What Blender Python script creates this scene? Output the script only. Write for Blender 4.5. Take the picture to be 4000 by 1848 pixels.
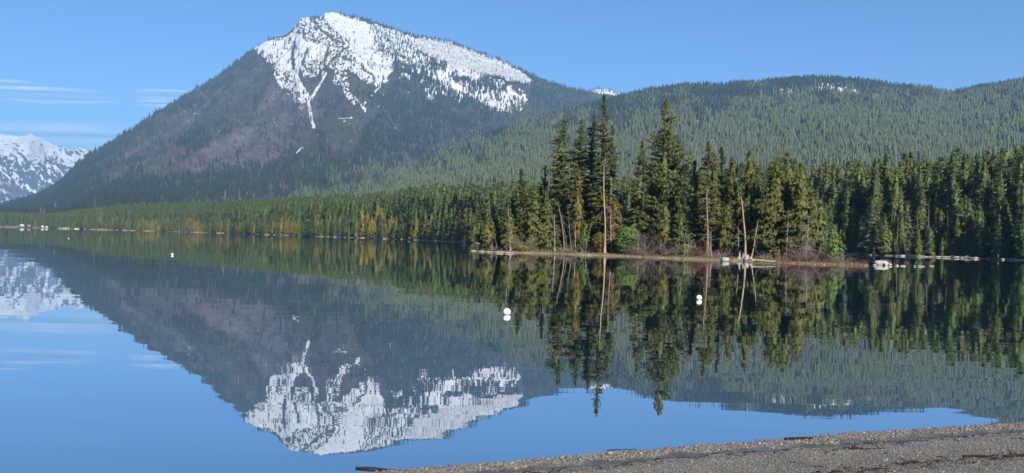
import bpy, math, random
import numpy as np
from mathutils import Matrix, Vector

for o in list(bpy.data.objects): bpy.data.objects.remove(o)
SC = bpy.context.scene
COL = SC.collection
R = math.radians

# ------------------------------------------------------------------ camera
F = 3840.0                      # focal length in photograph pixels (4000 wide)
CH = 2.5                        # eye height above the lake
ROLL = math.atan(0.0245)
PITCH = math.atan(7.0 / F)
fwd = np.array([0, math.cos(PITCH), math.sin(PITCH)])
r0 = np.array([1.0, 0, 0]); u0 = np.array([0, -math.sin(PITCH), math.cos(PITCH)])
cR = math.cos(ROLL) * r0 + math.sin(ROLL) * u0
cU = math.cos(ROLL) * u0 - math.sin(ROLL) * r0
cam = bpy.data.cameras.new('camera')
cam.sensor_width = 36.0
cam.lens = 36.0 * F / 4000.0
cam.clip_start = 0.1
cam.clip_end = 120000.0
camo = bpy.data.objects.new('camera', cam)
M = Matrix(((cR[0], cU[0], -fwd[0], 0), (cR[1], cU[1], -fwd[1], 0), (cR[2], cU[2], -fwd[2], CH), (0, 0, 0, 1)))
camo.matrix_world = M
COL.objects.link(camo)
SC.camera = camo

# ------------------------------------------------------------------ sky, sun, exposure
SUN_EL, SUN_AZ = 31.0, 19.0     # degrees: height, and how far to the right of straight behind the camera
sun_dir = Vector((math.sin(R(SUN_AZ)) * math.cos(R(SUN_EL)), -math.cos(R(SUN_AZ)) * math.cos(R(SUN_EL)), math.sin(R(SUN_EL))))
W = bpy.data.worlds.new('World'); SC.world = W; W.use_nodes = True
wn = W.node_tree.nodes; wl = W.node_tree.links
bg = wn['Background']
sky = wn.new('ShaderNodeTexSky'); sky.sky_type = 'NISHITA'; sky.sun_disc = False
sky.sun_elevation = R(SUN_EL); sky.sun_rotation = math.atan2(sun_dir.x, sun_dir.y)
sky.altitude = 3600.0; sky.air_density = 0.9; sky.dust_density = 0.0; sky.ozone_density = 3.6
hs = wn.new('ShaderNodeHueSaturation'); hs.inputs['Saturation'].default_value = 1.13
wl.new(sky.outputs['Color'], hs.inputs['Color']); wl.new(hs.outputs['Color'], bg.inputs['Color'])
bg.inputs['Strength'].default_value = 0.094
sl = bpy.data.lights.new('sun', 'SUN'); sl.energy = 5.0; sl.angle = R(0.53); sl.color = (1.0, 0.94, 0.84)
so = bpy.data.objects.new('sun', sl); COL.objects.link(so)
so.rotation_euler = sun_dir.to_track_quat('Z', 'Y').to_euler(); so.location = (0, 0, 100)
SC.view_settings.view_transform = 'Standard'; SC.view_settings.look = 'None'
SC.view_settings.exposure = 0.76; SC.view_settings.gamma = 1.0; SC.view_settings.use_curve_mapping = False
SC.render.engine = 'CYCLES'
cy = SC.cycles
cy.use_denoising = True
cy.max_bounces = 6; cy.diffuse_bounces = 2; cy.glossy_bounces = 3; cy.transmission_bounces = 2
cy.transparent_max_bounces = 8; cy.volume_bounces = 0
cy.caustics_reflective = False; cy.caustics_refractive = False
cy.use_adaptive_sampling = False

# ------------------------------------------------------------------ picture <-> world
S = 4000.0 / 2576.0             # overview picture -> photograph pixels
def K(px, py):
    px = np.asarray(px, float); py = np.asarray(py, float)
    a = (px - 2000.0) / F; b = -(py - 924.0) / F
    d = fwd[None, :] + a.reshape(-1, 1) * cR[None, :] + b.reshape(-1, 1) * cU[None, :]
    return d[:, 0] / d[:, 1], d[:, 2] / d[:, 1]
def k1(px, py):
    a, b = K([px], [py]); return float(a[0]), float(b[0])
def hor(px): return 882.0 + 0.0245 * px
def hk(px): return k1(px, hor(px))[0]
def at(px, py, D):
    a, b = k1(px, py); return np.array([a * D, D, CH + b * D])
def ground(px, py, z=0.0):
    a, b = k1(px, py); D = (z - CH) / b
    return np.array([a * D, D, z])
def proj(P):
    P = np.asarray(P, float); q = P - np.array([0, 0, CH])
    w = q @ fwd; return 2000 + F * (q @ cR) / w, 924 - F * (q @ cU) / w

# ------------------------------------------------------------------ noise
def _hash(ix, iy, seed):
    h = (ix.astype(np.int64) * 374761393 + iy.astype(np.int64) * 668265263 + seed * 974711) & 0x7fffffff
    h = ((h ^ (h >> 13)) * 1274126177) & 0x7fffffff
    return ((h ^ (h >> 16)) & 0xffff) / 65535.0
def vnoise(x, y, seed=0):
    x = np.asarray(x, float); y = np.asarray(y, float)
    ix = np.floor(x); iy = np.floor(y); fx = x - ix; fy = y - iy
    fx = fx * fx * fx * (fx * (fx * 6 - 15) + 10); fy = fy * fy * fy * (fy * (fy * 6 - 15) + 10)
    a = _hash(ix, iy, seed); b = _hash(ix + 1, iy, seed); c = _hash(ix, iy + 1, seed); d = _hash(ix + 1, iy + 1, seed)
    return (a * (1 - fx) + b * fx) * (1 - fy) + (c * (1 - fx) + d * fx) * fy
def fbm(x, y, seed=0, oct=4, gain=0.5):
    s = 0; a = 1.0; t = 0
    for k in range(oct):
        s = s + a * vnoise(x * 2 ** k + 17.3 * k, y * 2 ** k - 9.1 * k, seed + k); t += a; a *= gain
    return s / t
def ridged(x, y, seed=0, oct=4):
    s = 0; a = 1.0; t = 0
    for k in range(oct):
        s = s + a * (1 - np.abs(2 * vnoise(x * 2 ** k + 5.3 * k, y * 2 ** k + 3.7 * k, seed + k) - 1)); t += a; a *= 0.5
    return s / t
def sstep(a, b, x):
    t = np.clip((x - a) / (b - a), 0, 1); return t * t * (3 - 2 * t)

# ------------------------------------------------------------------ mesh + object helpers
def mesh(name, V, Fc, mats, midx=None, smooth=False, attrs=None):
    V = np.asarray(V, np.float32); Fc = np.asarray(Fc, np.int32)
    me = bpy.data.meshes.new(name)
    n, k = Fc.shape
    me.vertices.add(len(V)); me.vertices.foreach_set('co', V.ravel())
    me.loops.add(n * k); me.loops.foreach_set('vertex_index', Fc.ravel())
    me.polygons.add(n); me.polygons.foreach_set('loop_start', np.arange(n, dtype=np.int32) * k)
    if midx is not None: me.polygons.foreach_set('material_index', np.asarray(midx, np.int32))
    if smooth: me.polygons.foreach_set('use_smooth', np.ones(n, bool))
    for m in (mats if isinstance(mats, (list, tuple)) else [mats]): me.materials.append(m)
    for an, av in (attrs or {}).items():
        a = me.attributes.new(an, 'FLOAT', 'POINT'); a.data.foreach_set('value', np.asarray(av, np.float32))
    me.update(calc_edges=True); me.validate()
    return me
def obj(name, me, parent=None, loc=None):
    o = bpy.data.objects.new(name, me); COL.objects.link(o)
    if parent is not None: o.parent = parent
    if loc is not None: o.location = loc
    return o
def tag(o, label=None, cat=None, group=None, kind=None):
    if label: o['label'] = label
    if cat: o['category'] = cat
    if group: o['group'] = group
    if kind: o['kind'] = kind
    return o
def thing(name, label, cat, loc, group=None, rz=0.0, sc=1.0):
    o = bpy.data.objects.new(name, None); COL.objects.link(o); o.empty_display_size = 0.2
    o.location = loc; o.rotation_euler = (0, 0, rz); o.scale = (sc, sc, sc) if not isinstance(sc, tuple) else sc
    return tag(o, label, cat, group)

class MB:                        # collects triangles
    def __init__(s): s.V = []; s.F = []; s.n = 0; s.m = []
    def add(s, V, Fc, m=0):
        V = np.asarray(V, float); Fc = np.asarray(Fc, int)
        if Fc.shape[1] == 4: Fc = np.concatenate([Fc[:, [0, 1, 2]], Fc[:, [0, 2, 3]]])
        s.V.append(V); s.F.append(Fc + s.n); s.n += len(V); s.m.append(np.full(len(Fc), m)); return s
    def box(s, c, d, rz=0.0, m=0):
        c = np.asarray(c, float); d = np.asarray(d, float) / 2
        q = np.array([[x, y, z] for z in (-1, 1) for y in (-1, 1) for x in (-1, 1)], float) * d
        co, si = math.cos(rz), math.sin(rz)
        q = np.stack([q[:, 0] * co - q[:, 1] * si, q[:, 0] * si + q[:, 1] * co, q[:, 2]], 1) + c
        return s.add(q, [[0, 2, 3, 1], [4, 5, 7, 6], [0, 1, 5, 4], [2, 6, 7, 3], [0, 4, 6, 2], [1, 3, 7, 5]], m)
    def tube(s, P, r, n=6, m=0, cap=True):
        P = np.asarray(P, float); r = np.broadcast_to(np.asarray(r, float), (len(P),))
        T = np.gradient(P, axis=0); T /= np.linalg.norm(T, axis=1, keepdims=True) + 1e-9
        ref = np.array([0, 0, 1.0]) if abs(T[:, 2]).mean() < 0.8 else np.array([1.0, 0, 0])
        A = np.cross(T, ref); A /= np.linalg.norm(A, axis=1, keepdims=True) + 1e-9; B = np.cross(T, A)
        th = np.arange(n) * 2 * math.pi / n
        V = (P[:, None, :] + r[:, None, None] * (np.cos(th)[None, :, None] * A[:, None, :] + np.sin(th)[None, :, None] * B[:, None, :])).reshape(-1, 3)
        k = len(P); i = np.arange(k - 1)[:, None] * n; j = np.arange(n)[None, :]; j2 = (j + 1) % n
        Fq = np.stack([i + j, i + j2, i + n + j2, i + n + j], -1).reshape(-1, 4)
        s.add(V, Fq, m)
        if cap:
            off = s.n
            s.add([P[0], P[-1]], np.zeros((0, 3), int) if False else [[0, 1, 1]][:0] or np.zeros((0, 3), int), m)
            fb = np.stack([np.full(n, 0), np.zeros(n, int), np.zeros(n, int)], 1)
            base = off - len(V)
            tri = np.concatenate([np.stack([np.full(n, off), base + np.arange(n), base + (np.arange(n) + 1) % n], 1),
                                  np.stack([np.full(n, off + 1), base + (k - 1) * n + (np.arange(n) + 1) % n, base + (k - 1) * n + np.arange(n)], 1)])
            s.F.append(tri); s.m.append(np.full(len(tri), m))
        return s
    def mesh(s, name, mats, smooth=False):
        return mesh(name, np.concatenate(s.V), np.concatenate(s.F), mats, np.concatenate(s.m), smooth)

def grid_faces(nr, nc):
    i = np.arange(nr - 1)[:, None] * nc; j = np.arange(nc - 1)[None, :]
    return np.stack([i + j, i + j + 1, i + nc + j + 1, i + nc + j], -1).reshape(-1, 4)

# ------------------------------------------------------------------ materials
class NT:
    def __init__(s, name):
        s.mat = bpy.data.materials.new(name); s.mat.use_nodes = True
        s.t = s.mat.node_tree; s.n = s.t.nodes; s.l = s.t.links
        s.n.clear(); s.out = s.n.new('ShaderNodeOutputMaterial')
    def __call__(s, typ, _props=None, **ins):
        nd = s.n.new(typ)
        for k, v in (_props or {}).items(): setattr(nd, k, v)
        for k, v in ins.items():
            key = k.replace('_', ' ')
            if k[0] == 'i' and k[1:].isdigit(): key = int(k[1:])
            sock = nd.inputs[key]
            if isinstance(v, bpy.types.NodeSocket): s.l.new(v, sock)
            else: sock.default_value = v
        return nd
    def mix(s, f, a, b):
        nd = s.n.new('ShaderNodeMix'); nd.data_type = 'RGBA'
        for sock, v in ((nd.inputs[0], f), (nd.inputs[6], a), (nd.inputs[7], b)):
            if isinstance(v, bpy.types.NodeSocket): s.l.new(v, sock)
            else: sock.default_value = v if not isinstance(v, tuple) else (v + (1,) if len(v) == 3 else v)
        return nd.outputs[2]
    def math(s, op, a, b=0.0, c=None):
        nd = s.n.new('ShaderNodeMath'); nd.operation = op
        for i, v in enumerate((a, b) if c is None else (a, b, c)):
            if isinstance(v, bpy.types.NodeSocket): s.l.new(v, nd.inputs[i])
            else: nd.inputs[i].default_value = v
        return nd.outputs[0]
    def mr(s, v, a, b, c=0.0, d=1.0):
        nd = s('ShaderNodeMapRange', None, Value=v); nd.inputs[1].default_value = a; nd.inputs[2].default_value = b
        nd.inputs[3].default_value = c; nd.inputs[4].default_value = d; return nd.outputs[0]
    def noise(s, scale, detail=3.0, vec=None, rough=0.5, out='Fac'):
        nd = s('ShaderNodeTexNoise', None, Scale=scale, Detail=detail, Roughness=rough)
        if vec is not None: s.l.new(vec, nd.inputs['Vector'])
        return nd.outputs[out]
    def ramp(s, f, stops):
        nd = s.n.new('ShaderNodeValToRGB'); s.l.new(f, nd.inputs[0]); e = nd.color_ramp.elements
        while len(e) < len(stops): e.new(0.5)
        for el, (p, c) in zip(e, stops): el.position = p; el.color = tuple(c) + (1,)
        return nd.outputs[0]
    def attr(s, name): return s('ShaderNodeAttribute', {'attribute_name': name}).outputs['Fac']
    def pos(s): return s('ShaderNodeNewGeometry').outputs['Position']
    def objco(s): return s('ShaderNodeTexCoord').outputs['Object']
    def rnd(s): return s('ShaderNodeObjectInfo').outputs['Random']
    def done(s, sh): s.l.new(sh.outputs[0] if not isinstance(sh, bpy.types.NodeSocket) else sh, s.out.inputs['Surface']); return s.mat
    def bsdf(s, col, rough=0.8, spec=0.2, bump=None, bs=0.3, bd=0.05):
        p = s('ShaderNodeBsdfPrincipled', None, Roughness=rough)
        p.inputs['Specular IOR Level'].default_value = spec
        if isinstance(col, bpy.types.NodeSocket): s.l.new(col, p.inputs['Base Color'])
        else: p.inputs['Base Color'].default_value = tuple(col) + (1,)
        if bump is not None:
            b = s('ShaderNodeBump', None, Strength=bs, Distance=bd, Height=bump); s.l.new(b.outputs[0], p.inputs['Normal'])
        return p

def foliage_mat(name, a, b, c, sc=0.35, trans=0.3):
    t = NT(name)
    col = t.mix(t.rnd(), a, b)
    n = t.mr(t.noise(sc, 2, t.objco()), 0.36, 0.66)
    col = t.mix(n, col, c)
    n2 = t.mr(t.noise(sc * 6, 1, t.objco()), 0.3, 0.7, 0.6, 1.45)
    mul = t('ShaderNodeVectorMath', {'operation': 'SCALE'}); t.l.new(col, mul.inputs[0]); t.l.new(n2, mul.inputs['Scale'])
    # a spray of needles scatters light outward from the stem, not along one leaf's flat face
    out = t('ShaderNodeVectorMath', {'operation': 'MULTIPLY'}); t.l.new(t.objco(), out.inputs[0]); out.inputs[1].default_value = (1, 1, 0)
    on = t('ShaderNodeVectorMath', {'operation': 'NORMALIZE'}); t.l.new(out.outputs[0], on.inputs[0])
    up = t('ShaderNodeVectorMath', {'operation': 'ADD'}); t.l.new(on.outputs[0], up.inputs[0]); up.inputs[1].default_value = (0, 0, 0.45)
    wv = t('ShaderNodeVectorTransform', {'vector_type': 'NORMAL', 'convert_from': 'OBJECT', 'convert_to': 'WORLD'}); t.l.new(up.outputs[0], wv.inputs[0])
    gn = t('ShaderNodeNewGeometry').outputs['Normal']
    gs = t('ShaderNodeVectorMath', {'operation': 'SCALE'}); t.l.new(gn, gs.inputs[0]); gs.inputs['Scale'].default_value = 1.0
    ad = t('ShaderNodeVectorMath', {'operation': 'ADD'}); t.l.new(wv.outputs[0], ad.inputs[0]); t.l.new(gs.outputs[0], ad.inputs[1])
    nn = t('ShaderNodeVectorMath', {'operation': 'NORMALIZE'}); t.l.new(ad.outputs[0], nn.inputs[0])
    d = t('ShaderNodeBsdfDiffuse'); t.l.new(mul.outputs[0], d.inputs['Color']); t.l.new(nn.outputs[0], d.inputs['Normal'])
    tr = t('ShaderNodeBsdfTranslucent'); t.l.new(mul.outputs[0], tr.inputs['Color'])
    mx = t('ShaderNodeMixShader', None, i0=trans, i1=d.outputs[0], i2=tr.outputs[0])
    return t.done(mx)
FM = {
 'fir':    foliage_mat('fir_needles', (0.081, 0.126, 0.053), (0.122, 0.159, 0.061), (0.159, 0.159, 0.065)),
 'dark':   foliage_mat('dark_needles', (0.068, 0.113, 0.054), (0.096, 0.138, 0.058), (0.123, 0.138, 0.062)),
 'olive':  foliage_mat('olive_needles', (0.138, 0.140, 0.044), (0.163, 0.149, 0.047), (0.105, 0.127, 0.047)),
 'rust':   foliage_mat('rusty_cedar_sprays', (0.200, 0.135, 0.039), (0.169, 0.125, 0.041), (0.128, 0.123, 0.044)),
 'yellow': foliage_mat('yellow_cedar_sprays', (0.297, 0.220, 0.046), (0.237, 0.204, 0.053), (0.176, 0.171, 0.050)),
 'grey':   foliage_mat('lichen_grey_twigs', (0.140, 0.122, 0.094), (0.170, 0.148, 0.112), (0.115, 0.110, 0.070)),
 'bright': foliage_mat('bright_needles', (0.132, 0.194, 0.057), (0.157, 0.209, 0.064), (0.099, 0.154, 0.053)),
 'blue':   foliage_mat('hill_needles', (0.085, 0.118, 0.070), (0.190, 0.200, 0.108), (0.130, 0.160, 0.086), 0.08),
 'mnt':    foliage_mat('mountain_needles', (0.031, 0.046, 0.033), (0.046, 0.059, 0.040), (0.040, 0.053, 0.035), 0.08),
}
def bark_mat(name, a, b, sc=3.0, top=None):
    t = NT(name); oc = t.objco()
    mp = t('ShaderNodeMapping', None, Vector=oc); mp.inputs['Scale'].default_value = (sc * 2, sc * 2, sc * 0.4)
    n = t.noise(1.0, 4, mp.outputs[0])
    col = t.mix(t.mr(n, 0.3, 0.7), a, b)
    if top:
        z = t('ShaderNodeSeparateXYZ', None, Vector=oc).outputs['Z']
        col = t.mix(t.mr(z, 4.0, 14.0), col, top)
    return t.done(t.bsdf(col, 0.9, 0.1, n, 0.6, 0.03))
BK = {
 'brown': bark_mat('brown_bark', (0.085, 0.062, 0.050), (0.16, 0.13, 0.11)),
 'dark':  bark_mat('dark_bark', (0.035, 0.028, 0.024), (0.08, 0.065, 0.055)),
 'pine':  bark_mat('orange_pine_bark', (0.20, 0.115, 0.065), (0.31, 0.19, 0.11)),
 'snag':  bark_mat('weathered_snag_wood', (0.25, 0.19, 0.115), (0.42, 0.33, 0.21)),
 'snagmix': bark_mat('snag_with_orange_foot', (0.34, 0.20, 0.11), (0.46, 0.30, 0.18), 3.0, (0.46, 0.40, 0.31)),
 'grey':  bark_mat('silver_dead_wood', (0.17, 0.15, 0.13), (0.31, 0.285, 0.25)),
 'drift': bark_mat('bleached_driftwood', (0.25, 0.23, 0.205), (0.44, 0.41, 0.375)),
 'wet':   bark_mat('wet_black_wood', (0.016, 0.012, 0.010), (0.045, 0.034, 0.028)),
 'red':   bark_mat('red_brown_wood', (0.13, 0.040, 0.020), (0.22, 0.085, 0.04)),
 'twig':  bark_mat('bare_twigs', (0.15, 0.115, 0.095), (0.26, 0.215, 0.175)),
 'redtwig': bark_mat('red_willow_twigs', (0.13, 0.060, 0.050), (0.20, 0.105, 0.08)),
}
def stone_mat(name, a, b, sc=2.0):
    t = NT(name); oc = t.objco(); n = t.noise(sc, 5, oc, 0.65); n2 = t.noise(sc * 9, 2, oc)
    col = t.mix(t.mr(n, 0.35, 0.7), a, b); col = t.mix(t.mr(n2, 0.62, 0.72), col, tuple(x * 0.55 for x in a))
    return t.done(t.bsdf(col, 0.85, 0.25, n, 0.6, 0.04))
ST_W = stone_mat('pale_granite', (0.30, 0.305, 0.265), (0.42, 0.42, 0.37))
ST_G = stone_mat('grey_stone', (0.25, 0.235, 0.21), (0.42, 0.40, 0.36))
ST_T = stone_mat('tan_stone', (0.30, 0.25, 0.18), (0.46, 0.40, 0.31))
def plain(name, c, rough=0.5, spec=0.3, var=0.12):
    t = NT(name); n = t.noise(3.0, 4, t.objco())
    col = t.mix(t.mr(n, 0.3, 0.7), tuple(x * (1 - var) for x in c), tuple(min(1, x * (1 + var)) for x in c))
    return t.done(t.bsdf(col, rough, spec))

# ------------------------------------------------------------------ shoreline of the far land (depth y by bearing)
_sh = [(-900, 2500), (-300, 2250), (0, 2050), (150, 1930), (265, 1760), (330, 1560), (560, 1420), (775, 1290), (1000, 1010), (1240, 800), (1400, 715), (1553, 640),
       (1700, 540), (1860, 440), (1990, 410), (2400, 380), (2900, 340), (3310, 312), (3540, 292), (3800, 272), (3990, 256), (4300, 236), (4900, 200), (5600, 170)]
SHK = np.array([hk(p) for p, d in _sh]); SHD = np.array([d for p, d in _sh], float)
def shoreD(k):
    k = np.asarray(k, float)
    D = np.interp(k, SHK, SHD)
    return D + (fbm(k * 90 + 3, D * 0 + 1.5, 5, 3) - 0.5) * 0.05 * D
_rise = [(-900, .10), (0, .10), (300, .085), (775, .075), (1240, .06), (1553, .055), (1860, .04), (2400, .03), (3300, .035), (4000, .04), (5600, .04)]
RK = np.array([hk(p) for p, d in _rise]); RV = np.array([d for p, d in _rise])
def land_z(k, D):
    s = D - shoreD(k)
    sp = np.maximum(s, 0)
    lip = 0.0026 * np.interp(k, SHK, SHD)            # the bank is as high as it reads: a metre near, more far away
    z = (0.55 + lip) * (1 - np.exp(-sp / (3.0 + 2.5 * lip))) + np.interp(k, RK, RV) * 320 * (1 - np.exp(-np.maximum(sp - 8, 0) / 320.0)) * (1 - np.exp(-sp / 60.0))
    return np.where(s < 0, np.maximum(-1.0, s * 0.12), z)

# ------------------------------------------------------------------ ground, lake, land
def sheet(name, x0, x1, y0, y1, z, mat):
    me = mesh(name, [(x0, y0, z), (x1, y0, z), (x1, y1, z), (x0, y1, z)], [[0, 1, 2, 3]], mat)
    return tag(obj(name, me), kind='structure')
t = NT('lake_bed_soil'); GROUND = t.done(t.bsdf(t.mix(t.noise(0.02, 4, t.pos()), (0.06, 0.05, 0.035), (0.10, 0.085, 0.06)), 0.95, 0.0))
sheet('ground', -17000, 13000, -1500, 20000, -3.0, GROUND)
def water_mat():
    t = NT('lake_water'); p = t.pos()
    def wave(sx, sy, amp):
        mp = t('ShaderNodeMapping', None, Vector=p); mp.inputs['Scale'].default_value = (sx, sy, 1)
        c = t.noise(1.0, 2, mp.outputs[0], 0.5, 'Color')
        v = t('ShaderNodeVectorMath', {'operation': 'SUBTRACT'}); t.l.new(c, v.inputs[0]); v.inputs[1].default_value = (0.5, 0.5, 0.5)
        s = t('ShaderNodeVectorMath', {'operation': 'MULTIPLY'}); t.l.new(v.outputs[0], s.inputs[0]); s.inputs[1].default_value = (amp * 0.5, amp, 0)
        return s.outputs[0]
    def add(a, b):
        v = t('ShaderNodeVectorMath', {'operation': 'ADD'}); t.l.new(a, v.inputs[0])
        if isinstance(b, tuple): v.inputs[1].default_value = b
        else: t.l.new(b, v.inputs[1])
        return v.outputs[0]
    n = add(add(add(wave(0.11, 1.7, 0.0085), wave(0.02, 0.24, 0.0075)), wave(0.4, 5.0, 0.004)), (0, 0, 1))
    nm = t('ShaderNodeVectorMath', {'operation': 'NORMALIZE'}); t.l.new(n, nm.inputs[0])
    fr = t('ShaderNodeFresnel', None, IOR=1.33); t.l.new(nm.outputs[0], fr.inputs['Normal'])
    f = t.mr(fr.outputs[0], 0.15, 0.75, 0.60, 0.93)
    g = t('ShaderNodeBsdfGlossy', None, Roughness=0.0); g.inputs['Color'].default_value = (0.93, 0.96, 1.0, 1); t.l.new(nm.outputs[0], g.inputs['Normal'])
    d = t('ShaderNodeBsdfDiffuse'); d.inputs['Color'].default_value = (0.012, 0.028, 0.040, 1)
    return t.done(t('ShaderNodeMixShader', None, i0=f, i1=d.outputs[0], i2=g.outputs[0]))
WATER = water_mat()
sheet('lake_water', -9000, 3500, -30, 16000, 0.0, WATER)

def land_mat():
    t = NT('forest_floor'); p = t.pos()
    z = t('ShaderNodeSeparateXYZ', None, Vector=p).outputs['Z']
    n = t.noise(0.25, 4, p); n2 = t.noise(1.5, 3, p)
    lit = t.mix(n, (0.045, 0.036, 0.024), (0.085, 0.066, 0.042))
    sand = t.mix(n2, (0.20, 0.165, 0.12), (0.36, 0.31, 0.235))
    e = t.attr('edge')
    col = t.mix(t.math('MULTIPLY', e, t.mr(n2, 0.25, 0.5)), lit, sand)
    return t.done(t.bsdf(col, 0.95, 0.05, n2, 0.5, 0.3))
LANDM = land_mat()
def build_land():
    ks = np.linspace(hk(-700), hk(5000), 900)
    ss = np.concatenate([[-25, -8, -3, -1, 0], np.geomspace(0.8, 1500, 46)])
    Kk, Ss = np.meshgrid(ks, ss)
    D = shoreD(Kk) + Ss
    Z = land_z(Kk, D) + np.where(Ss > 0.5, (fbm(Kk * D * 0.15, D * 0.15, 9, 3) - 0.5) * 0.5 * np.minimum(1, Ss / 4), 0)
    edge = np.where((Ss > -2), np.exp(-np.maximum(Ss, 0) / (2.0 + 0.0035 * D)), 0) * sstep(0.40, 0.62, fbm(Kk * 120, Kk * 0, 31, 3) + 0.12 * (Kk < hk(1900)) - 0.10 * (Kk > hk(3150)))
    V = np.stack([Kk * D, D, Z], -1).reshape(-1, 3)
    o = obj('land', mesh('land', V, grid_faces(*Kk.shape), LANDM, smooth=True, attrs={'edge': edge.ravel()}))
    return tag(o, kind='structure')
build_land()

# ------------------------------------------------------------------ ridges
def ridge_terrain(sil, kx, base_pt, ridge_pt, nrow, gpow, disp, back=1500.0):
    """sil: (overview x, y) skyline; base_pt/ridge_pt: (overview x, depth). Polar grid from the foot to the skyline and down behind it."""
    sk = np.array([k1(x * S, y * S) for x, y in sil])
    kz = np.interp(kx, sk[:, 0], sk[:, 1])
    fx = lambda pts: np.interp(kx, [hk(p[0] * S) for p in pts], [p[1] for p in pts])
    Db, Dr = fx(base_pt), fx(ridge_pt)
    zr = CH + kz * Dr
    zb = np.minimum(land_z(kx, Db), zr * 0.6) - 3.0
    t = np.linspace(0, 1, nrow)[:, None]
    D = Db[None] + (Dr - Db)[None] * t
    Z = zb[None] + (zr - zb)[None] * t ** gpow
    X = kx[None] * D
    Z = Z + disp(X, D, np.broadcast_to(t, D.shape), kx[None] + 0 * D)
    tb = np.linspace(0, 1, 9)[1:, None]
    Dq = Dr[None] + back * tb; Zq = zr[None] * (1 - tb) ** 1.2 - 4 * tb
    Xq = kx[None] * Dq
    T = np.concatenate([np.broadcast_to(t, D.shape), 1 + np.broadcast_to(tb, Dq.shape)])
    return np.concatenate([X, Xq]), np.concatenate([D, Dq]), np.concatenate([Z, Zq]), T

def in_poly(x, y, poly):
    c = np.zeros(x.shape, bool); n = len(poly)
    for i in range(n):
        x1, y1 = poly[i]; x2, y2 = poly[(i + 1) % n]
        if y1 == y2: continue
        c ^= ((y1 > y) != (y2 > y)) & (x < (x2 - x1) * (y - y1) / (y2 - y1) + x1)
    return c
def line_dist(x, y, pts):
    d = np.full(x.shape, 1e9)
    for (x1, y1), (x2, y2) in zip(pts[:-1], pts[1:]):
        dx, dy = x2 - x1, y2 - y1
        u = np.clip(((x - x1) * dx + (y - y1) * dy) / (dx * dx + dy * dy), 0, 1)
        d = np.minimum(d, np.hypot(x - x1 - u * dx, y - y1 - u * dy))
    return d

MSIL = [(-400, 560), (-100, 545), (0, 522), (60, 502), (110, 487), (150, 460), (200, 407), (240, 380), (280, 356), (330, 328), (370, 297), (420, 267), (470, 237), (520, 207), (560, 181),
        (600, 152), (640, 121), (680, 98), (720, 86), (740, 69), (757, 47), (775, 43), (797, 39), (806, 42), (818, 34), (832, 31), (860, 36), (920, 48), (960, 61), (1000, 75), (1045, 91), (1095, 97),
        (1150, 111), (1200, 131), (1250, 147), (1300, 171), (1340, 191), (1380, 206), (1420, 219), (1460, 226), (1480, 229), (1505, 223), (1530, 223), (1560, 236), (1580, 242), (1700, 262), (2000, 300), (2300, 330)]
snow_polys = [  # in a close-up of the summit: 1.9815 times the photograph, from x = 900
 (1.02, [(190,365),(300,320),(430,280),(480,250),(560,280),(620,330),(700,330),(740,370),(720,420),(730,480),(640,470),(560,500),(520,530),(490,560),(440,560),(380,540),(350,500),(300,480),(265,450),(240,420),(205,395)]),
 (0.97, [(720,110),(790,85),(900,115),(1050,170),(1250,230),(1420,285),(1440,340),(1300,330),(1180,330),(1100,330),(1080,370),(1130,440),(1200,470),(1270,470),(1250,560),(1200,640),(1150,650),(1100,580),(1020,500),(960,440),(920,330),(860,270),(790,220),(750,170)]),
 (0.56, [(545,135),(600,115),(640,145),(720,110),(760,180),(860,270),(920,340),(960,440),(900,470),(800,430),(760,380),(700,330),(620,330),(560,280),(480,250),(500,200)]),
 (1.06, [(1440,285),(1600,292),(1700,328),(1850,368),(2000,422),(2150,482),(2260,552),(2335,620),(2300,650),(2200,630),(2100,600),(1950,575),(1850,550),(1780,530),(1700,500),(1640,470),(1560,440),(1480,400),(1440,350)]),
 (0.86, [(1615,530),(1700,600),(1760,640),(1890,745),(1800,720),(1700,680),(1640,650),(1610,580)]),
 (0.66, [(1900,690),(2050,700),(2200,720),(2265,730),(2255,850),(2150,865),(2050,850),(1950,800),(1890,740)]),
 (0.58, [(1410,400),(1560,470),(1550,560),(1430,550)]),
 (0.62, [(1310,570),(1410,575),(1370,620),(1300,610)]),
 (0.50, [(1510,690),(1600,700),(1560,780),(1500,770)]),
 (0.84, [(1670,480),(1800,530),(1900,560),(2000,590),(1900,620),(1780,600),(1690,540)]),
 (0.60, [(560,500),(640,470),(730,480),(740,560),(700,590),(620,590),(560,590)]),
 (0.66, [(340,490),(500,550),(560,690),(610,770),(580,800),(470,720),(380,660),(335,580)]),
 (0.34, [(580,800),(560,850),(500,800),(430,730),(480,700)]),
 (0.62, [(800,530),(900,560),(920,700),(1000,800),(960,810),(870,710),(800,620)]),
 (0.75, [(900,460),(1050,550),(1140,640),(1165,680),(1100,650),(980,570),(890,520)]),
 (0.60, [(760,380),(900,470),(900,540),(800,540),(750,500)]),
 (0.80, [(1080,330),(1440,330),(1450,415),(1320,425),(1270,500),(1250,560),(1180,520),(1120,450)]),
 (0.60, [(1250,460),(1440,400),(1560,470),(1500,520),(1330,520)]),
 (0.45, [(860,440),(960,440),(1060,540),(1150,650),(1050,640),(930,560)]),
 (0.40, [(1400,400),(1640,470),(1800,560),(2100,620),(2290,700),(2280,860),(2050,880),(1800,800),(1600,720),(1480,640),(1400,580)]),
 (0.92, [(2790,720),(2830,690),(2900,678),(2960,680),(3030,705),(3065,735),(2980,738),(2900,722),(2830,728)]),
]
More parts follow.
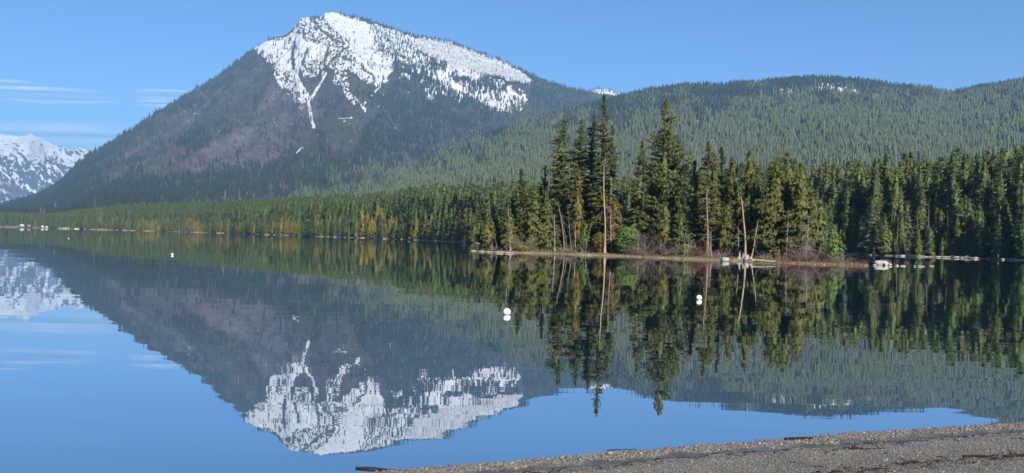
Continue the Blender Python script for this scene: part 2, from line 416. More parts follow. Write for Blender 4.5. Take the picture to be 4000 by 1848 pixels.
snow_lines = [(16, [(520,530),(500,580),(545,660),(600,750)]), (9, [(740,570),(700,640),(650,720),(620,770)]), (11, [(605,780),(615,860),(630,940),(645,985)]),
              (6, [(1150,640),(1160,675),(1110,720)]), (7, [(1090,740),(1070,760)]), (9, [(1045,795),(1015,815),(1040,860)]), (3, [(830,920),(950,912)]), (4, [(872,942),(892,938)]), (4, [(505,1185),(565,1140)]),
              (4, [(2220,953),(2260,953)])]
rock_lines = [(13, [(500,330),(480,420),(490,530)]), (10, [(595,380),(575,440),(560,500)]), (8, [(620,770),(745,545),(765,480),(830,420),(900,370)]), (9,[(640,150),(700,230),(790,300),(880,340)]), (6,[(565,220),(560,290),(600,320)])]
mforest_polys = [
 (0.95, [(1300,590),(1420,580),(1560,570),(1700,700),(1900,790),(2050,870),(2300,870),(2340,640),(2700,640),(2900,900),(2900,1250),(900,1250),(1050,1000),(1150,850),(1230,680)]),
 (0.9, [(1250,480),(1300,420),(1450,410),(1640,480),(1700,560),(1620,540),(1540,600),(1300,580)]),
 (0.9, [(1700,570),(1850,550),(2100,610),(2300,660),(2280,740),(2050,710),(1900,690),(1800,640)]),
 (0.42, [(1080,180),(1300,270),(1440,330),(1440,420),(1270,470),(1120,400)]),
]
SUMMIT = (k1(800 * S, 40 * S)[0] * 6450, 6450.0)
def disp_m(X, D, t, k):
    env = np.clip(t * 4, 0, 1) * np.clip((1 - t) * 5, 0, 1)
    a = (ridged(X / 620.0 + 0.25 * D / 620, D / 1500.0, 3, 5) - 0.62) * 190 + (fbm(X / 160.0, D / 260.0, 41, 4) - 0.5) * 90 + (fbm(X / 42.0, D / 60.0, 47, 3) - 0.5) * 20
    th = np.arctan2(X - SUMMIT[0], SUMMIT[1] - D); rr = np.hypot(X - SUMMIT[0], D - SUMMIT[1])
    a = a + (ridged(th * 7 + 0.3 * fbm(rr / 500, th, 7, 2), rr / 2600.0, 45, 4) - 0.55) * 95 * sstep(250, 900, rr)
    jag = (fbm(X / 30.0, D / 30.0, 71, 3) - 0.5) * 16 * (t > 0.9)
    return a * env * np.clip(D / 6000, 0, 1) * sstep(hk(-100), hk(700), k) + jag * (1 - env)
def build_mountain():
    kx = np.linspace(hk(-200), hk(2560), 1400)
    X, D, Z, T = ridge_terrain(MSIL, kx, [(-400, 2900), (0, 2330), (200, 1980), (330, 1800), (700, 1900), (1000, 2100), (1600, 2700), (2300, 3000)],
                               [(-400, 5200), (0, 4600), (300, 5000), (600, 5900), (830, 6500), (1100, 6600), (1350, 6300), (1600, 6200), (2300, 6200)], 470, 1.5, disp_m)
    V = np.stack([X, D, Z], -1)
    px, py = proj(V.reshape(-1, 3)); px = px.reshape(X.shape); py = py.reshape(X.shape)
    cx = (px - 900) * 1.9815; cyy = py * 1.9815
    wx = cx + (fbm(cx / 45, cyy / 45, 11, 4) - 0.5) * 56; wy = cyy + (fbm(cx / 45, cyy / 45, 13, 4) - 0.5) * 56
    cov = np.zeros(X.shape)
    for c, P in snow_polys:
        P = [(x, y) for x, y in P]
        cov = np.maximum(cov, np.where(in_poly(wx, wy, P), c, 0))
    streak = 0.5 * fbm((cx + 0.7 * cyy) / 16, (cyy - 0.5 * cx) / 9, 21, 4) + 0.5 * fbm(cx / 7.0, cyy / 14.0, 25, 3)
    streak = np.clip((streak - 0.5) * 2.5 + 0.5, 0, 1)
    vert = np.clip((0.6 * fbm(cx / 7.0, cyy / 34.0, 27, 3) + 0.4 * fbm(cx / 22.0, cyy / 40.0, 28, 3) - 0.5) * 2.6 + 0.5, 0, 1); streak = np.where(cx > 1380, vert, streak)
    snow = np.clip((cov - streak) * 2.6 + 0.36, 0, 1) * (cov > 0.05)
    w2x = cx + (fbm(cx / 18, cyy / 18, 15, 3) - 0.5) * 16; w2y = cyy + (fbm(cx / 18, cyy / 18, 16, 3) - 0.5) * 16
    for w, P in rock_lines: snow *= sstep(w * 0.55, w * 1.3, line_dist(w2x, w2y, P) + (fbm(cx / 9, cyy / 9, 91, 2) - 0.5) * 14)
    for w, P in snow_lines: snow = np.maximum(snow, (1.45 if w > 5 else 0.8) * (1 - sstep(w * 0.75, w * 1.15, line_dist(w2x, w2y, P))))
    spk = fbm(cx / 10, cyy / 8, 61, 2); snow = np.maximum(snow, sstep(0.86, 0.9, spk) * (cyy > 300) * (cyy < 1100) * 0.8)
    snow[T > 1] = np.maximum(snow[T > 1], 0.0)
    # bare brush against dark rock and scrub
    ox = px / S; oy = py / S
    brush = sstep(0.40, 0.60, 0.55 * fbm(ox / 60, oy / 30, 51, 4) + 0.45 * fbm((ox + 1.6 * oy) / 60, (oy - 0.6 * ox) / 9, 53, 3)) * sstep(170, 330, oy) * (1 - sstep(900, 1180, ox + 0.5 * (oy - 350)))
    th = np.arctan2(X - SUMMIT[0], SUMMIT[1] - D); rr = np.hypot(X - SUMMIT[0], D - SUMMIT[1]); chute = ridged(th * 7 + 0.3 * fbm(rr / 500, th, 7, 2), rr / 2600.0, 45, 4)
    brush = np.clip(brush * (1.35 - 1.3 * sstep(0.45, 0.75, chute)) + 0.25 * sstep(.62, .5, chute) * sstep(150, 260, oy) * (ox < 1000), 0, 1)
    scree = 1 - sstep(0.6, 1.1, np.hypot((ox - 602) / 32, (oy - 358) / 22) + (fbm(ox / 8, oy / 8, 52, 3) - 0.5) * 0.9)
    # how thick the trees stand
    sil_y = np.interp(ox, [p[0] for p in MSIL], [p[1] for p in MSIL]); below = oy - sil_y
    fo = np.zeros(X.shape)
    for c, P in mforest_polys: fo = np.maximum(fo, np.where(in_poly(wx, wy, P), c, 0))
    patches = sstep(0.52, 0.66, fbm(ox / 34, oy / 26, 55, 4))
    left = (ox < 900)
    fo = np.maximum(fo, np.where(left, 0.62 * sstep(0.32, 0.5, fbm(ox / 30, oy / 30, 57, 3)) * (1 - sstep(18, 75, below)) * (oy > 100), 0))
    low = sstep(-1, 1, (oy - (500 - 0.13 * ox + 40 * (fbm(ox / 50, oy / 50, 58, 3) - 0.5))) / 18)
    fo = np.maximum(fo, 0.85 * low); fo = np.maximum(fo, 0.60 * patches * sstep(0.50, 0.66, chute) * sstep(150, 330, oy)); fo = np.maximum(fo, 0.11 * (oy > 120) * sstep(.4, .6, fbm(ox / 12, oy / 9, 59, 3)))
    fo = np.maximum(fo, np.where((ox > 850) & (below < 9), 0.65, 0))
    fo = np.where((snow > 0.5) & (fo > 0.6) & (below > 9), 0.22, fo); rf = in_poly(cx, cyy, snow_polys[3][1]); fo = np.where(rf & (below > 7), 0.012, fo)
    fo[T > 1.0] = 0
    t = NT('mountain_side'); p = t.pos()
    sn = t.attr('snow'); br = t.attr('brush'); scr = t.attr('scree')
    n1 = t.noise(0.02, 5, p, 0.6); n2 = t.noise(0.006, 4, p, 0.6)
    rock = t.mix(n1, (0.028, 0.026, 0.028), (0.085, 0.075, 0.07))
    rock = t.mix(t.mr(n2, 0.45, 0.65), rock, (0.070, 0.072, 0.040))
    bru = t.mix(n1, (0.062, 0.053, 0.055), (0.148, 0.123, 0.124))
    col = t.mix(br, rock, bru); col = t.mix(t.math('MULTIPLY', scr, .3), col, (0.17, 0.165, 0.16))
    mps = t('ShaderNodeMapping', None, Vector=p); mps.inputs['Scale'].default_value = (0.10, 0.03, 0.038)
    edge = t.math('ADD', sn, t.mr(t.noise(1.0, 5, mps.outputs[0], 0.72), 0.3, 0.7, -0.36, 0.36))
    snf = t.mr(edge, 0.38, 0.62)
    streaks = t('ShaderNodeMapping', None, Vector=p); streaks.inputs['Scale'].default_value = (0.09, 0.02, 0.012)
    dead = t.mr(t.noise(1.0, 3, streaks.outputs[0], 0.6), 0.55, 0.75, 0.0, 0.30)
    dead = t.math('ADD', dead, t.math('MULTIPLY', t.attr('burn'), t.mr(t.noise(1.0, 3, streaks.outputs[0], 0.7), 0.38, 0.60, 0.08, 0.62)))
    col = t.mix(snf, col, t.mix(dead, (0.58, 0.585, 0.59), (0.21, 0.207, 0.203)))
    m = t.done(t.bsdf(col, 0.9, 0.05, t.noise(0.012, 6, p, 0.7), 1.0, 22.0))
    o = obj('mountain', mesh('mountain', V.reshape(-1, 3), grid_faces(*X.shape), m, smooth=True, attrs={'snow': snow.ravel(), 'burn': rf.ravel().astype(float), 'brush': brush.ravel(), 'scree': scree.ravel()}))
    tag(o, kind='structure')
    return V, fo, ox
MV, MFO, MOX = build_mountain()

HSIL = [(200, 570), (300, 560), (500, 545), (700, 520), (850, 486), (1000, 436), (1150, 378), (1300, 318), (1450, 275), (1540, 252), (1590, 240), (1640, 229), (1700, 219), (1760, 216), (1800, 220), (1850, 215), (1900, 210),
        (1960, 205), (2000, 200), (2040, 198), (2090, 199), (2140, 203), (2200, 210), (2260, 219), (2330, 224), (2380, 238), (2420, 235), (2460, 222), (2520, 214), (2576, 204), (2700, 190), (3000, 180), (3400, 200)]
def disp_h(X, D, t, k):
    env = np.clip(t * 4, 0, 1) * np.clip((1 - t) * 6, 0, 1)
    return ((ridged(X / 500.0, D / 800.0, 83, 4) - 0.6) * 70 + (fbm(X / 120.0, D / 120.0, 84, 3) - 0.5) * 22) * env
def build_hill():
    kx = np.linspace(hk(820 * S), hk(4800), 600)
    X, D, Z, T = ridge_terrain(HSIL, kx, [(200, 1950), (700, 1750), (1000, 1500), (1300, 1450), (1700, 1400), (2000, 1400), (2576, 1350), (3100, 1300)],
                               [(200, 2500), (700, 2650), (1000, 3000), (1300, 3500), (1560, 4000), (2000, 4100), (2100, 4000), (2576, 3700), (3100, 3500)], 260, 1.05, disp_h, 1200)
    V = np.stack([X, D, Z], -1); px, py = proj(V.reshape(-1, 3)); ox = px.reshape(X.shape) / S; oy = py.reshape(X.shape) / S
    patch = 1 - sstep(0.5, 1.05, np.hypot((ox - 2095) / 75, (oy - 222) / 17) + (fbm(ox / 14, oy / 7, 3, 3) - 0.5) * 0.9)
    patch = np.maximum(patch, 0.75 * (1 - sstep(0.5, 1.0, np.hypot((ox - 1985) / 45, (oy - 230) / 12) + (fbm(ox / 14, oy / 7, 4, 3) - 0.5) * 0.9)))
    brush = np.maximum(sstep(0.66, 0.74, fbm(ox / 40, oy / 22, 6, 4)), 0.9 * (1 - sstep(0.4, 1, np.hypot((ox - 1190) / 90, (oy - 385) / 16) + (fbm(ox / 20, oy / 10, 8, 3) - 0.5))))
    t = NT('hill_side'); p = t.pos(); n1 = t.noise(0.03, 5, p, 0.6)
    col = t.mix(n1, (0.065, 0.068, 0.042), (0.125, 0.115, 0.080)); col = t.mix(t.attr('brush'), col, (0.15, 0.115, 0.095))
    e = t.math('ADD', t.attr('patch'), t.mr(t.noise(0.035, 4, p, 0.7), 0.3, 0.7, -0.5, 0.5))
    col = t.mix(t.mr(e, 0.45, 0.6), col, (0.66, 0.64, 0.60))
    m = t.done(t.bsdf(col, 0.95, 0.05, n1, 0.8, 4.0))
    o = obj('hill', mesh('hill', V.reshape(-1, 3), grid_faces(*X.shape), m, smooth=True, attrs={'patch': patch.ravel(), 'brush': brush.ravel()}))
    tag(o, kind='structure')
    fo = np.clip(0.15 + 1.5 * fbm(ox / 16, oy / 9, 7, 4), 0.12, 1.25) * (1 - 0.8 * patch) * (1 - 0.7 * brush); fo[T > 1.02] = 0
    return V, fo, ox
HV, HFO, HOX = build_hill()

FSIL = [(-700, 330), (-300, 345), (-120, 352), (-40, 342), (0, 337), (20, 341), (50, 345), (75, 337), (98, 346), (120, 359), (150, 369), (185, 379), (200, 373), (220, 376), (240, 380), (280, 400), (340, 420), (420, 450), (600, 480)]
def build_far():
    kx = np.linspace(hk(-500), hk(620), 460)
    def dsp(X, D, t, k):
        env = np.clip(t * 4, 0, 1) * np.clip((1 - t) * 3.5, 0, 1)
        return ((ridged(X / 1100.0 + 0.5 * D / 1500, D / 2400.0, 103, 5) - 0.6) * 560 + (fbm(X / 260.0, D / 400.0, 104, 4) - 0.5) * 150) * env + (1 - env) * (t > .9) * (fbm(X / 70., D / 70., 105, 3) - .5) * 45
    X, D, Z, T = ridge_terrain(FSIL, kx, [(-700, 8600), (800, 8600)], [(-700, 13000), (800, 13000)], 220, 1.15, dsp, 2500)
    V = np.stack([X, D, Z], -1); px, py = proj(V.reshape(-1, 3)); ox = px.reshape(X.shape) / S; oy = py.reshape(X.shape) / S
    cov = 0.84 - sstep(340, 470, oy + (fbm(ox / 40, oy / 40, 2, 3) - 0.5) * 60) * 0.46 + 0.12 * ((ox < 130) & (oy < 392))
    nz = np.clip((0.5 * fbm((ox + 0.9 * oy) / 26, (oy - 0.9 * ox) / 11, 66, 4) + 0.5 * fbm((ox + 0.7 * oy) / 7, (oy - ox) / 3.5, 68, 4) - 0.5) * 2.4 + 0.5, 0, 1)
    snow = np.clip((cov - nz) * 5 + 0.1, 0, 1)
    t = NT('far_range'); p = t.pos(); n1 = t.noise(0.004, 5, p, 0.65)
    col = t.mix(n1, (0.030, 0.034, 0.040), (0.10, 0.085, 0.085))
    e = t.math('ADD', t.attr('snow'), t.mr(t.noise(0.012, 4, p, 0.7), 0.3, 0.7, -0.3, 0.3))
    col = t.mix(t.mr(e, 0.4, 0.62), col, (0.62, 0.63, 0.66))
    m = t.done(t.bsdf(col, 0.95, 0.0, n1, 0.8, 20.0))
    tag(obj('far_mountains', mesh('far_mountains', V.reshape(-1, 3), grid_faces(*X.shape), m, smooth=True, attrs={'snow': snow.ravel()})), kind='structure')
build_far()

# ------------------------------------------------------------------ haze
def build_haze():
    m = bpy.data.materials.new('haze'); m.use_nodes = True; n = m.node_tree.nodes; n.clear()
    out = n.new('ShaderNodeOutputMaterial'); v = n.new('ShaderNodeVolumePrincipled')
    v.inputs['Density'].default_value = HAZE; v.inputs['Color'].default_value = (0.32, 0.63, 1.0, 1); v.inputs['Anisotropy'].default_value = 0.0
    m.node_tree.links.new(v.outputs[0], out.inputs['Volume'])
    b = MB().box((-2000, 9200, 796), (30600, 22000, 1600))
    tag(obj('haze', b.mesh('haze', m)), kind='stuff')
HAZE = 7.0e-5
build_haze()

# ------------------------------------------------------------------ conifers
def tufts(P, Dv, size, rng, k, flat=0.6):
    """k little ragged triangles round each point, lengthwise along the branch"""
    P = np.repeat(P, k, 0); Dv = np.repeat(Dv, k, 0); s = np.repeat(size, k)[:, None]
    N = len(P); rr = lambda a: rng.normal(0, a, (N, 3)) * np.array([1, 1, flat])
    c = P + rr(0.28) * s
    d = Dv + rr(0.45); d /= np.linalg.norm(d, axis=1, keepdims=True) + 1e-9
    side = np.cross(d, rng.normal(0, 1, (N, 3)) * np.array([0.6, 0.6, 1.2])); side /= np.linalg.norm(side, axis=1, keepdims=True) + 1e-9
    ln = s * rng.uniform(0.7, 1.3, (N, 1)); wd = s * rng.uniform(0.22, 0.45, (N, 1))
    A = c - d * ln * 0.45 + side * wd; B = c - d * ln * 0.35 - side * wd; C = c + d * ln * 0.75
    V = np.stack([A, B, C], 1).reshape(-1, 3)
    return V, np.arange(3 * N).reshape(-1, 3)

def trunk_path(H, lean, bow, rng, n=9):
    u = np.linspace(0, 1, n)
    ph = rng.uniform(0, 6.28)
    x = lean[0] * u + bow * np.sin(u * math.pi) * math.cos(ph) + 0.004 * H * np.sin(u * 9 + ph); y = lean[1] * u + bow * np.sin(u * math.pi) * math.sin(ph)
    return np.stack([x, y, H * u], 1)

def conifer(rng, H, Rm, cb=0.1, style='fir', dens=1.0, tuft=0.6, k=2, lean=(0, 0), bow=0.0, gap=0.25, r0=None, sticks=True, dead=0.35, bare_top=0.0, nbh=9.0, core=0.0):
    """returns crown MB (index 0 = foliage) and trunk MB"""
    path = trunk_path(H, lean, bow, rng)
    r0 = r0 or 0.011 * H + 0.05
    u = np.linspace(0, 1, len(path))
    tm = MB(); tm.tube(path, r0 * ((1 - u) * 0.97 + 0.03) * (1 + 0.5 * np.exp(-u * 30)), 7)
    nb = max(12, int(H * (1 - cb) * nbh * dens))
    uu = np.sort(rng.uniform(0, 1, nb) ** 0.9) * (1 - bare_top)
    az = np.arange(nb) * 2.399 + rng.uniform(0, 1.2, nb)
    def prof(uu):
        if style == 'fir': return (1 - uu) ** 0.8 * 0.96 + 0.05
        if style == 'column': return np.clip((1 - uu) * 2.6, 0, 1) ** 0.7 * (0.62 + 0.38 * (1 - uu))
        if style == 'cedar': return (1 - uu) ** 0.48 * (0.80 + 0.20 * np.minimum(1, uu * 5))
        return np.clip((1 - uu) * 1.9, 0, 1) ** 0.75 * (0.55 + 0.45 * np.minimum(1, uu * 3))
    pr = prof(uu)
    sd = int(rng.integers(1, 9999))
    lump = fbm(uu * H / 2.2 + 0.6 * np.cos(az), 1.1 * np.sin(az) + 3 + uu * H / 9, sd, 3)
    lump = np.clip((lump - 0.5) * 2.4 + 0.5, 0, 1)
    L = Rm * pr * (0.45 + 0.80 * lump) * rng.uniform(0.6, 1.25, nb)
    keep = lump > gap * (1 if style != 'fir' else 0.8)
    h = (cb + (1 - cb) * uu) * H
    if style == 'cedar': p0 = 0.05 - 0.25 * (1 - uu); p1 = -0.45 + 0.3 * uu
    elif style == 'pine': p0 = 0.35 * uu + 0.05; p1 = 0.25 + 0.2 * uu
    elif style == 'column': p0 = -0.15 + 0.55 * uu; p1 = -0.30 + 0.65 * uu
    else: p0 = -0.10 + 0.75 * uu; p1 = -0.22 + 0.6 * uu
    p0 = p0 + rng.normal(0, 0.12, nb); p1 = p1 + rng.normal(0, 0.16, nb)
    bx = np.interp(h, path[:, 2], path[:, 0]); by = np.interp(h, path[:, 2], path[:, 1])
    base = np.stack([bx, by, h], 1); rad = np.stack([np.cos(az), np.sin(az), 0 * az], 1)
    mid = base + rad * (L * 0.5)[:, None]; mid[:, 2] += L * 0.5 * p0
    end = mid + rad * (L * 0.5)[:, None]; end[:, 2] += L * 0.5 * p1
    PP = []; DD = []; SS = []
    nt = np.maximum(2, (L / (tuft * 0.5)).astype(int))
    for i in np.nonzero(keep)[0]:
        f = np.linspace(0.18 if L[i] > 1.2 else 0.05, 1.0, nt[i])[:, None]
        f2 = np.clip(f * 2, 0, 1); f3 = np.clip(f * 2 - 1, 0, 1)
        pts = base[i] * (1 - f2) + mid[i] * f2 + (end[i] - mid[i]) * f3
        sway = rng.normal(0, 0.16 * L[i], (len(pts), 1)) * np.array([[-rad[i, 1], rad[i, 0], 0]]) * f
        PP.append(pts + sway); dv = end[i] - base[i]; dv = dv / (np.linalg.norm(dv) + 1e-6)
        if style == 'cedar': dv = dv * 0.5 + np.array([0, 0, -0.7])
        if style == 'pine': dv = dv * 0.7 + np.array([0, 0, 0.5])
        DD.append(np.repeat(dv[None], len(pts), 0)); SS.append(np.full(len(pts), tuft) * rng.uniform(0.7, 1.25, len(pts)) * (0.7 + 0.5 * (1 - uu[i])))
        if sticks and L[i] > 0.8 and rng.random() < 0.45: tm.tube([base[i], mid[i], end[i]], [0.012 * L[i] + 0.015, 0.009 * L[i] + 0.01, 0.008], 3, 0, False)
    if style in ('fir', 'cedar', 'column', 'pine') and bare_top < 0.02:
        q = path[-1] - np.linspace(0, 1, 5)[:, None] * np.array([0, 0, 0.05 * H]); PP.append(q); DD.append(np.repeat([[0, 0, 1.0]], 5, 0)); SS.append(np.full(5, tuft * 0.8))
    cm = MB()
    if core > 0:                                                    # the packed inner boughs: ragged skirts, tier above tier
        nl = max(7, int(H * (1 - cb) / 1.7))
        for i in range(nl):
            u0 = i / nl; n = 14; th = np.arange(n) * 2 * math.pi / n + rng.uniform(0, 6)
            z0 = H * (cb + (1 - cb) * u0); z1 = min(H * 0.985, z0 + H * (1 - cb) / nl * 2.3)
            lm = fbm(np.cos(th) * 1.3 + u0 * 7, np.sin(th) * 1.3 + u0 * 3, sd + 5, 2)
            r = Rm * core * float(prof(np.array([u0]))[0]) * np.where(np.arange(n) % 2 == 0, 1.05, 0.55) * rng.uniform(0.7, 1.15, n) * (0.55 + 0.85 * lm)
            c0 = np.array([np.interp(z0, path[:, 2], path[:, 0]), np.interp(z0, path[:, 2], path[:, 1])]); c1 = np.array([np.interp(z1, path[:, 2], path[:, 0]), np.interp(z1, path[:, 2], path[:, 1])])
            Vc = np.stack([c0[0] + np.cos(th) * r, c0[1] + np.sin(th) * r, z0 - r * 0.28 + rng.normal(0, 0.012, n) * H], 1)
            cm.add(np.concatenate([Vc, [[c1[0], c1[1], z1]]]), np.stack([np.arange(n), (np.arange(n) + 1) % n, np.full(n, n)], 1))
    V, Fc = tufts(np.concatenate(PP), np.concatenate(DD), np.concatenate(SS), rng, k, 0.7); cm.add(V, Fc)
    # bare dead branches under the crown
    nd = int(dead * H * 1.6)
    for j in range(nd):
        hh = rng.uniform(0.06, max(0.12, cb + 0.25)) * H; a = rng.uniform(0, 6.28); l = Rm * rng.uniform(0.25, 0.7)
        b = np.array([np.interp(hh, path[:, 2], path[:, 0]), np.interp(hh, path[:, 2], path[:, 1]), hh])
        e = b + np.array([math.cos(a) * l, math.sin(a) * l, -0.25 * l * rng.uniform(-0.3, 1.4)])
        tm.tube([b, (b + e) / 2 + [0, 0, 0.06 * l], e], [0.04, 0.03, 0.012], 3, 0, False)
    return cm, tm

def snag(rng, H, lean=(0, 0), bow=0.2, r0=0.2, nb=14, bl=1.4, tip=0.35, bmin=0.3, curl=0.4):
    path = trunk_path(H, lean, bow, rng, 10); u = np.linspace(0, 1, 10)
    tm = MB(); tm.tube(path, r0 * ((1 - u) * (1 - tip) + tip) * (1 + 0.7 * np.exp(-u * 25)), 7)
    bm = MB()
    for j in range(nb):
        v = rng.uniform(bmin, 0.98); b = np.array([np.interp(v, u, path[:, i]) for i in range(3)]); a = rng.uniform(0, 6.28); l = bl * rng.uniform(0.3, 1.0) * (1.25 - 0.6 * v)
        q = [b]; d = np.array([math.cos(a), math.sin(a), rng.uniform(-0.3, 0.5)])
        for s_ in range(4):
            d = d + rng.normal(0, curl * 0.45, 3) + [0, 0, -0.10]; d /= np.linalg.norm(d); q.append(q[-1] + d * l / 4)
        bm.tube(q, np.linspace(0.034, 0.010, 5) * (0.5 + 0.2 * bl), 4, 0, False)
    return bm, tm

def shrub(rng, H, Rm, n=60, r=0.02, spread=1.0):
    b = MB()
    for j in range(n):
        a = rng.uniform(0, 6.28); rr = Rm * math.sqrt(rng.random()); h = H * rng.uniform(0.25, 1.0)
        p0 = np.array([0.5 * rr * math.cos(a), 0.5 * rr * math.sin(a), 0]); d = np.array([math.cos(a) * rr * spread, math.sin(a) * rr * spread, h])
        q = [p0, p0 + d * 0.35 + rng.normal(0, .06 * H, 3), p0 + d * 0.7 + rng.normal(0, .08 * H, 3), p0 + d + rng.normal(0, .1 * H, 3)]
        q = [np.maximum(x, [-99, -99, 0]) for x in q]
        b.tube(q, [r, r * 0.8, r * 0.6, r * 0.35], 3, 0, False)
        for e in range(3):
            s0 = q[1 + e % 2] + (q[2 + e % 2] - q[1 + e % 2]) * rng.random(); s1 = s0 + rng.normal(0, 0.22, 3) * H * [1, 1, .5] + [0, 0, 0.15 * H]
            b.tube([s0, (s0 + s1) / 2 + rng.normal(0, .03 * H, 3), s1], [r * 0.5, r * 0.4, r * 0.25], 3, 0, False)
    return b

def low_tree(rng, H, Rm, layers=7, seg=7, cb=0.08):
    """a far tree: jagged skirts of boughs one above the other"""
    b = MB()
    for i in range(layers):
        u = i / layers; z0 = H * (cb + (1 - cb) * u); z1 = min(H, z0 + H * (1 - cb) / layers * 2.0)
        n = seg * 2; th = np.arange(n) * 2 * math.pi / n + rng.uniform(0, 6)
        r = Rm * ((1 - u) ** 0.8) * np.where(np.arange(n) % 2 == 0, 1.0, 0.5) * rng.uniform(0.65, 1.2, n) + 0.02 * H * 0.3
        V = np.stack([np.cos(th) * r, np.sin(th) * r, z0 - r * 0.25 + rng.uniform(-0.02, 0.02, n) * H], 1)
        V = np.concatenate([V, [[rng.normal(0, .02) * Rm, 0, z1]]])
        b.add(V, np.stack([np.arange(n), (np.arange(n) + 1) % n, np.full(n, n)], 1), 0)
    b.tube([[0, 0, -1.5], [0, 0, H * 0.6]], [0.012 * H, 0.006 * H], 4, 1, False)
    return b

# ------------------------------------------------------------------ forests that nobody could count
def scatter(name, pts, scl, rot, idx, protos, tilt=None):
    """points carrying scale, turn and kind; geometry nodes set one of the small trees on each"""
    me = bpy.data.meshes.new(name); me.vertices.add(len(pts)); me.vertices.foreach_set('co', np.asarray(pts, np.float32).ravel())
    a = me.attributes.new('scl', 'FLOAT_VECTOR', 'POINT'); a.data.foreach_set('vector', np.asarray(scl, np.float32).ravel())
    a = me.attributes.new('turn', 'FLOAT_VECTOR', 'POINT'); a.data.foreach_set('vector', np.asarray(rot, np.float32).ravel())
    a = me.attributes.new('pick', 'INT', 'POINT'); a.data.foreach_set('value', np.asarray(idx, np.int32))
    ng = bpy.data.node_groups.new(name, 'GeometryNodeTree')
    ng.interface.new_socket('Geometry', in_out='INPUT', socket_type='NodeSocketGeometry')
    ng.interface.new_socket('Geometry', in_out='OUTPUT', socket_type='NodeSocketGeometry')
    N = ng.nodes; Lk = ng.links
    gi = N.new('NodeGroupInput'); go = N.new('NodeGroupOutput'); iop = N.new('GeometryNodeInstanceOnPoints'); jn = N.new('GeometryNodeJoinGeometry')
    for p in reversed(protos):                                      # a later link lands on top of the stack
        oi = N.new('GeometryNodeObjectInfo'); oi.inputs['Object'].default_value = p; oi.inputs['As Instance'].default_value = True
        Lk.new(oi.outputs['Geometry'], jn.inputs[0])
    def na(nm, ty):
        q = N.new('GeometryNodeInputNamedAttribute'); q.data_type = ty; q.inputs['Name'].default_value = nm; return [s for s in q.outputs if s.enabled][0]
    Lk.new(gi.outputs[0], iop.inputs['Points']); Lk.new(jn.outputs[0], iop.inputs['Instance']); iop.inputs['Pick Instance'].default_value = True
    Lk.new(na('pick', 'INT'), iop.inputs['Instance Index']); Lk.new(na('scl', 'FLOAT_VECTOR'), iop.inputs['Scale'])
    e2r = N.new('FunctionNodeEulerToRotation'); Lk.new(na('turn', 'FLOAT_VECTOR'), e2r.inputs[0]); Lk.new(e2r.outputs[0], iop.inputs['Rotation'])
    Lk.new(iop.outputs[0], go.inputs[0])
    o = obj(name, me); md = o.modifiers.new('scatter', 'NODES'); md.node_group = ng
    return tag(o, kind='stuff')
def proto(name, me): return bpy.data.objects.new(name, me)      # never linked: only its mesh is set out by the nodes

rg = np.random.default_rng(7)
def lowset(n, mats, H, Rr, layers, seg):
    out = []
    for i in range(n):
        b = low_tree(rg, H, rg.uniform(*Rr), layers, seg); out.append(proto('forest_tree', b.mesh('forest_tree', [mats[i % len(mats)], BK['grey']])))
    return out
def area_points(V, dens, n_per, rng, kmin, kmax):
    A = V[:-1, :-1]; B = V[:-1, 1:]; C = V[1:, :-1]
    ar = np.linalg.norm(np.cross(B - A, C - A), axis=2); dn = dens[:-1, :-1] * ar
    kk = A[..., 0] / A[..., 1]; dn = np.where((kk > kmin) & (kk < kmax), dn, 0)
    cnt = rng.poisson(dn * n_per); i, j = np.nonzero(cnt); rep = cnt[i, j]; i = np.repeat(i, rep); j = np.repeat(j, rep)
    u = rng.random(len(i))[:, None]; v = rng.random(len(i))[:, None]
    return A[i, j] * (1 - u) * (1 - v) + B[i, j] * u * (1 - v) + C[i, j] * (1 - u) * v + V[i + 1, j + 1] * u * v
def forest_on(name, V, dens, n_per, Hr, protos, seed, kmin, kmax, ref, wide=1.0, light=None):
    rng = np.random.default_rng(seed)
    P = area_points(V, dens, n_per, rng, kmin, kmax); n = len(P)
    h = (Hr[0] + (Hr[1] - Hr[0]) * rng.random(n) ** 1.4) * (0.75 + 0.5 * fbm(P[:, 0] / 90, P[:, 1] / 90, seed, 2)) / ref; w = h * rng.uniform(0.8, 1.2, n) * wide
    rot = np.stack([rng.normal(0, .03, n), rng.normal(0, .03, n), rng.uniform(0, 6.28, n)], 1)
    # paler trees low on the right, dark ones high on the left; the two stands shade into one another
    px, py = proj(P); ox, oy = px / S, py / S
    line = np.interp(ox, [300, 700, 1000, 1300, 1560, 1800, 2100, 2576], [600, 505, 425, 318, 285, 262, 235, 215])
    pl = sstep(0, 1, (oy - line) / 110.0 + 0.42 + (fbm(ox / 35, oy / 22, seed + 9, 3) - 0.5) * 1.3)
    pal = rng.random(n) < pl
    idx = np.where(pal, rng.integers(0, 6, n), 6 + rng.integers(0, 4, n)); idx = np.where(rng.random(n) < 0.015, 10, idx)
    fz = np.where(idx < 6, 26, 22); h = h * ref / fz * np.where(idx == 10, 0.7, 1.0); w = w * ref / fz * np.where(idx == 10, 0.5, 1)
    print(name, n)
    return scatter(name, P - [0, 0, 0.4], np.stack([w, w, h], 1), rot, idx, protos)
hillp = lowset(6, [FM['blue'], FM['blue'], FM['blue'], FM['olive'], FM['blue'], FM['fir']], 26, (3.2, 4.8), 7, 6)
mntp = lowset(4, [FM['mnt']], 22, (3.0, 4.0), 5, 5)
allp = hillp + mntp + lowset(1, [FM['grey']], 22, (1.6, 1.6), 5, 5)
forest_on('hillside_forest', HV, HFO, 1 / 60.0, (9, 27), allp, 201, hk(450), hk(4150), 26, 1.2)
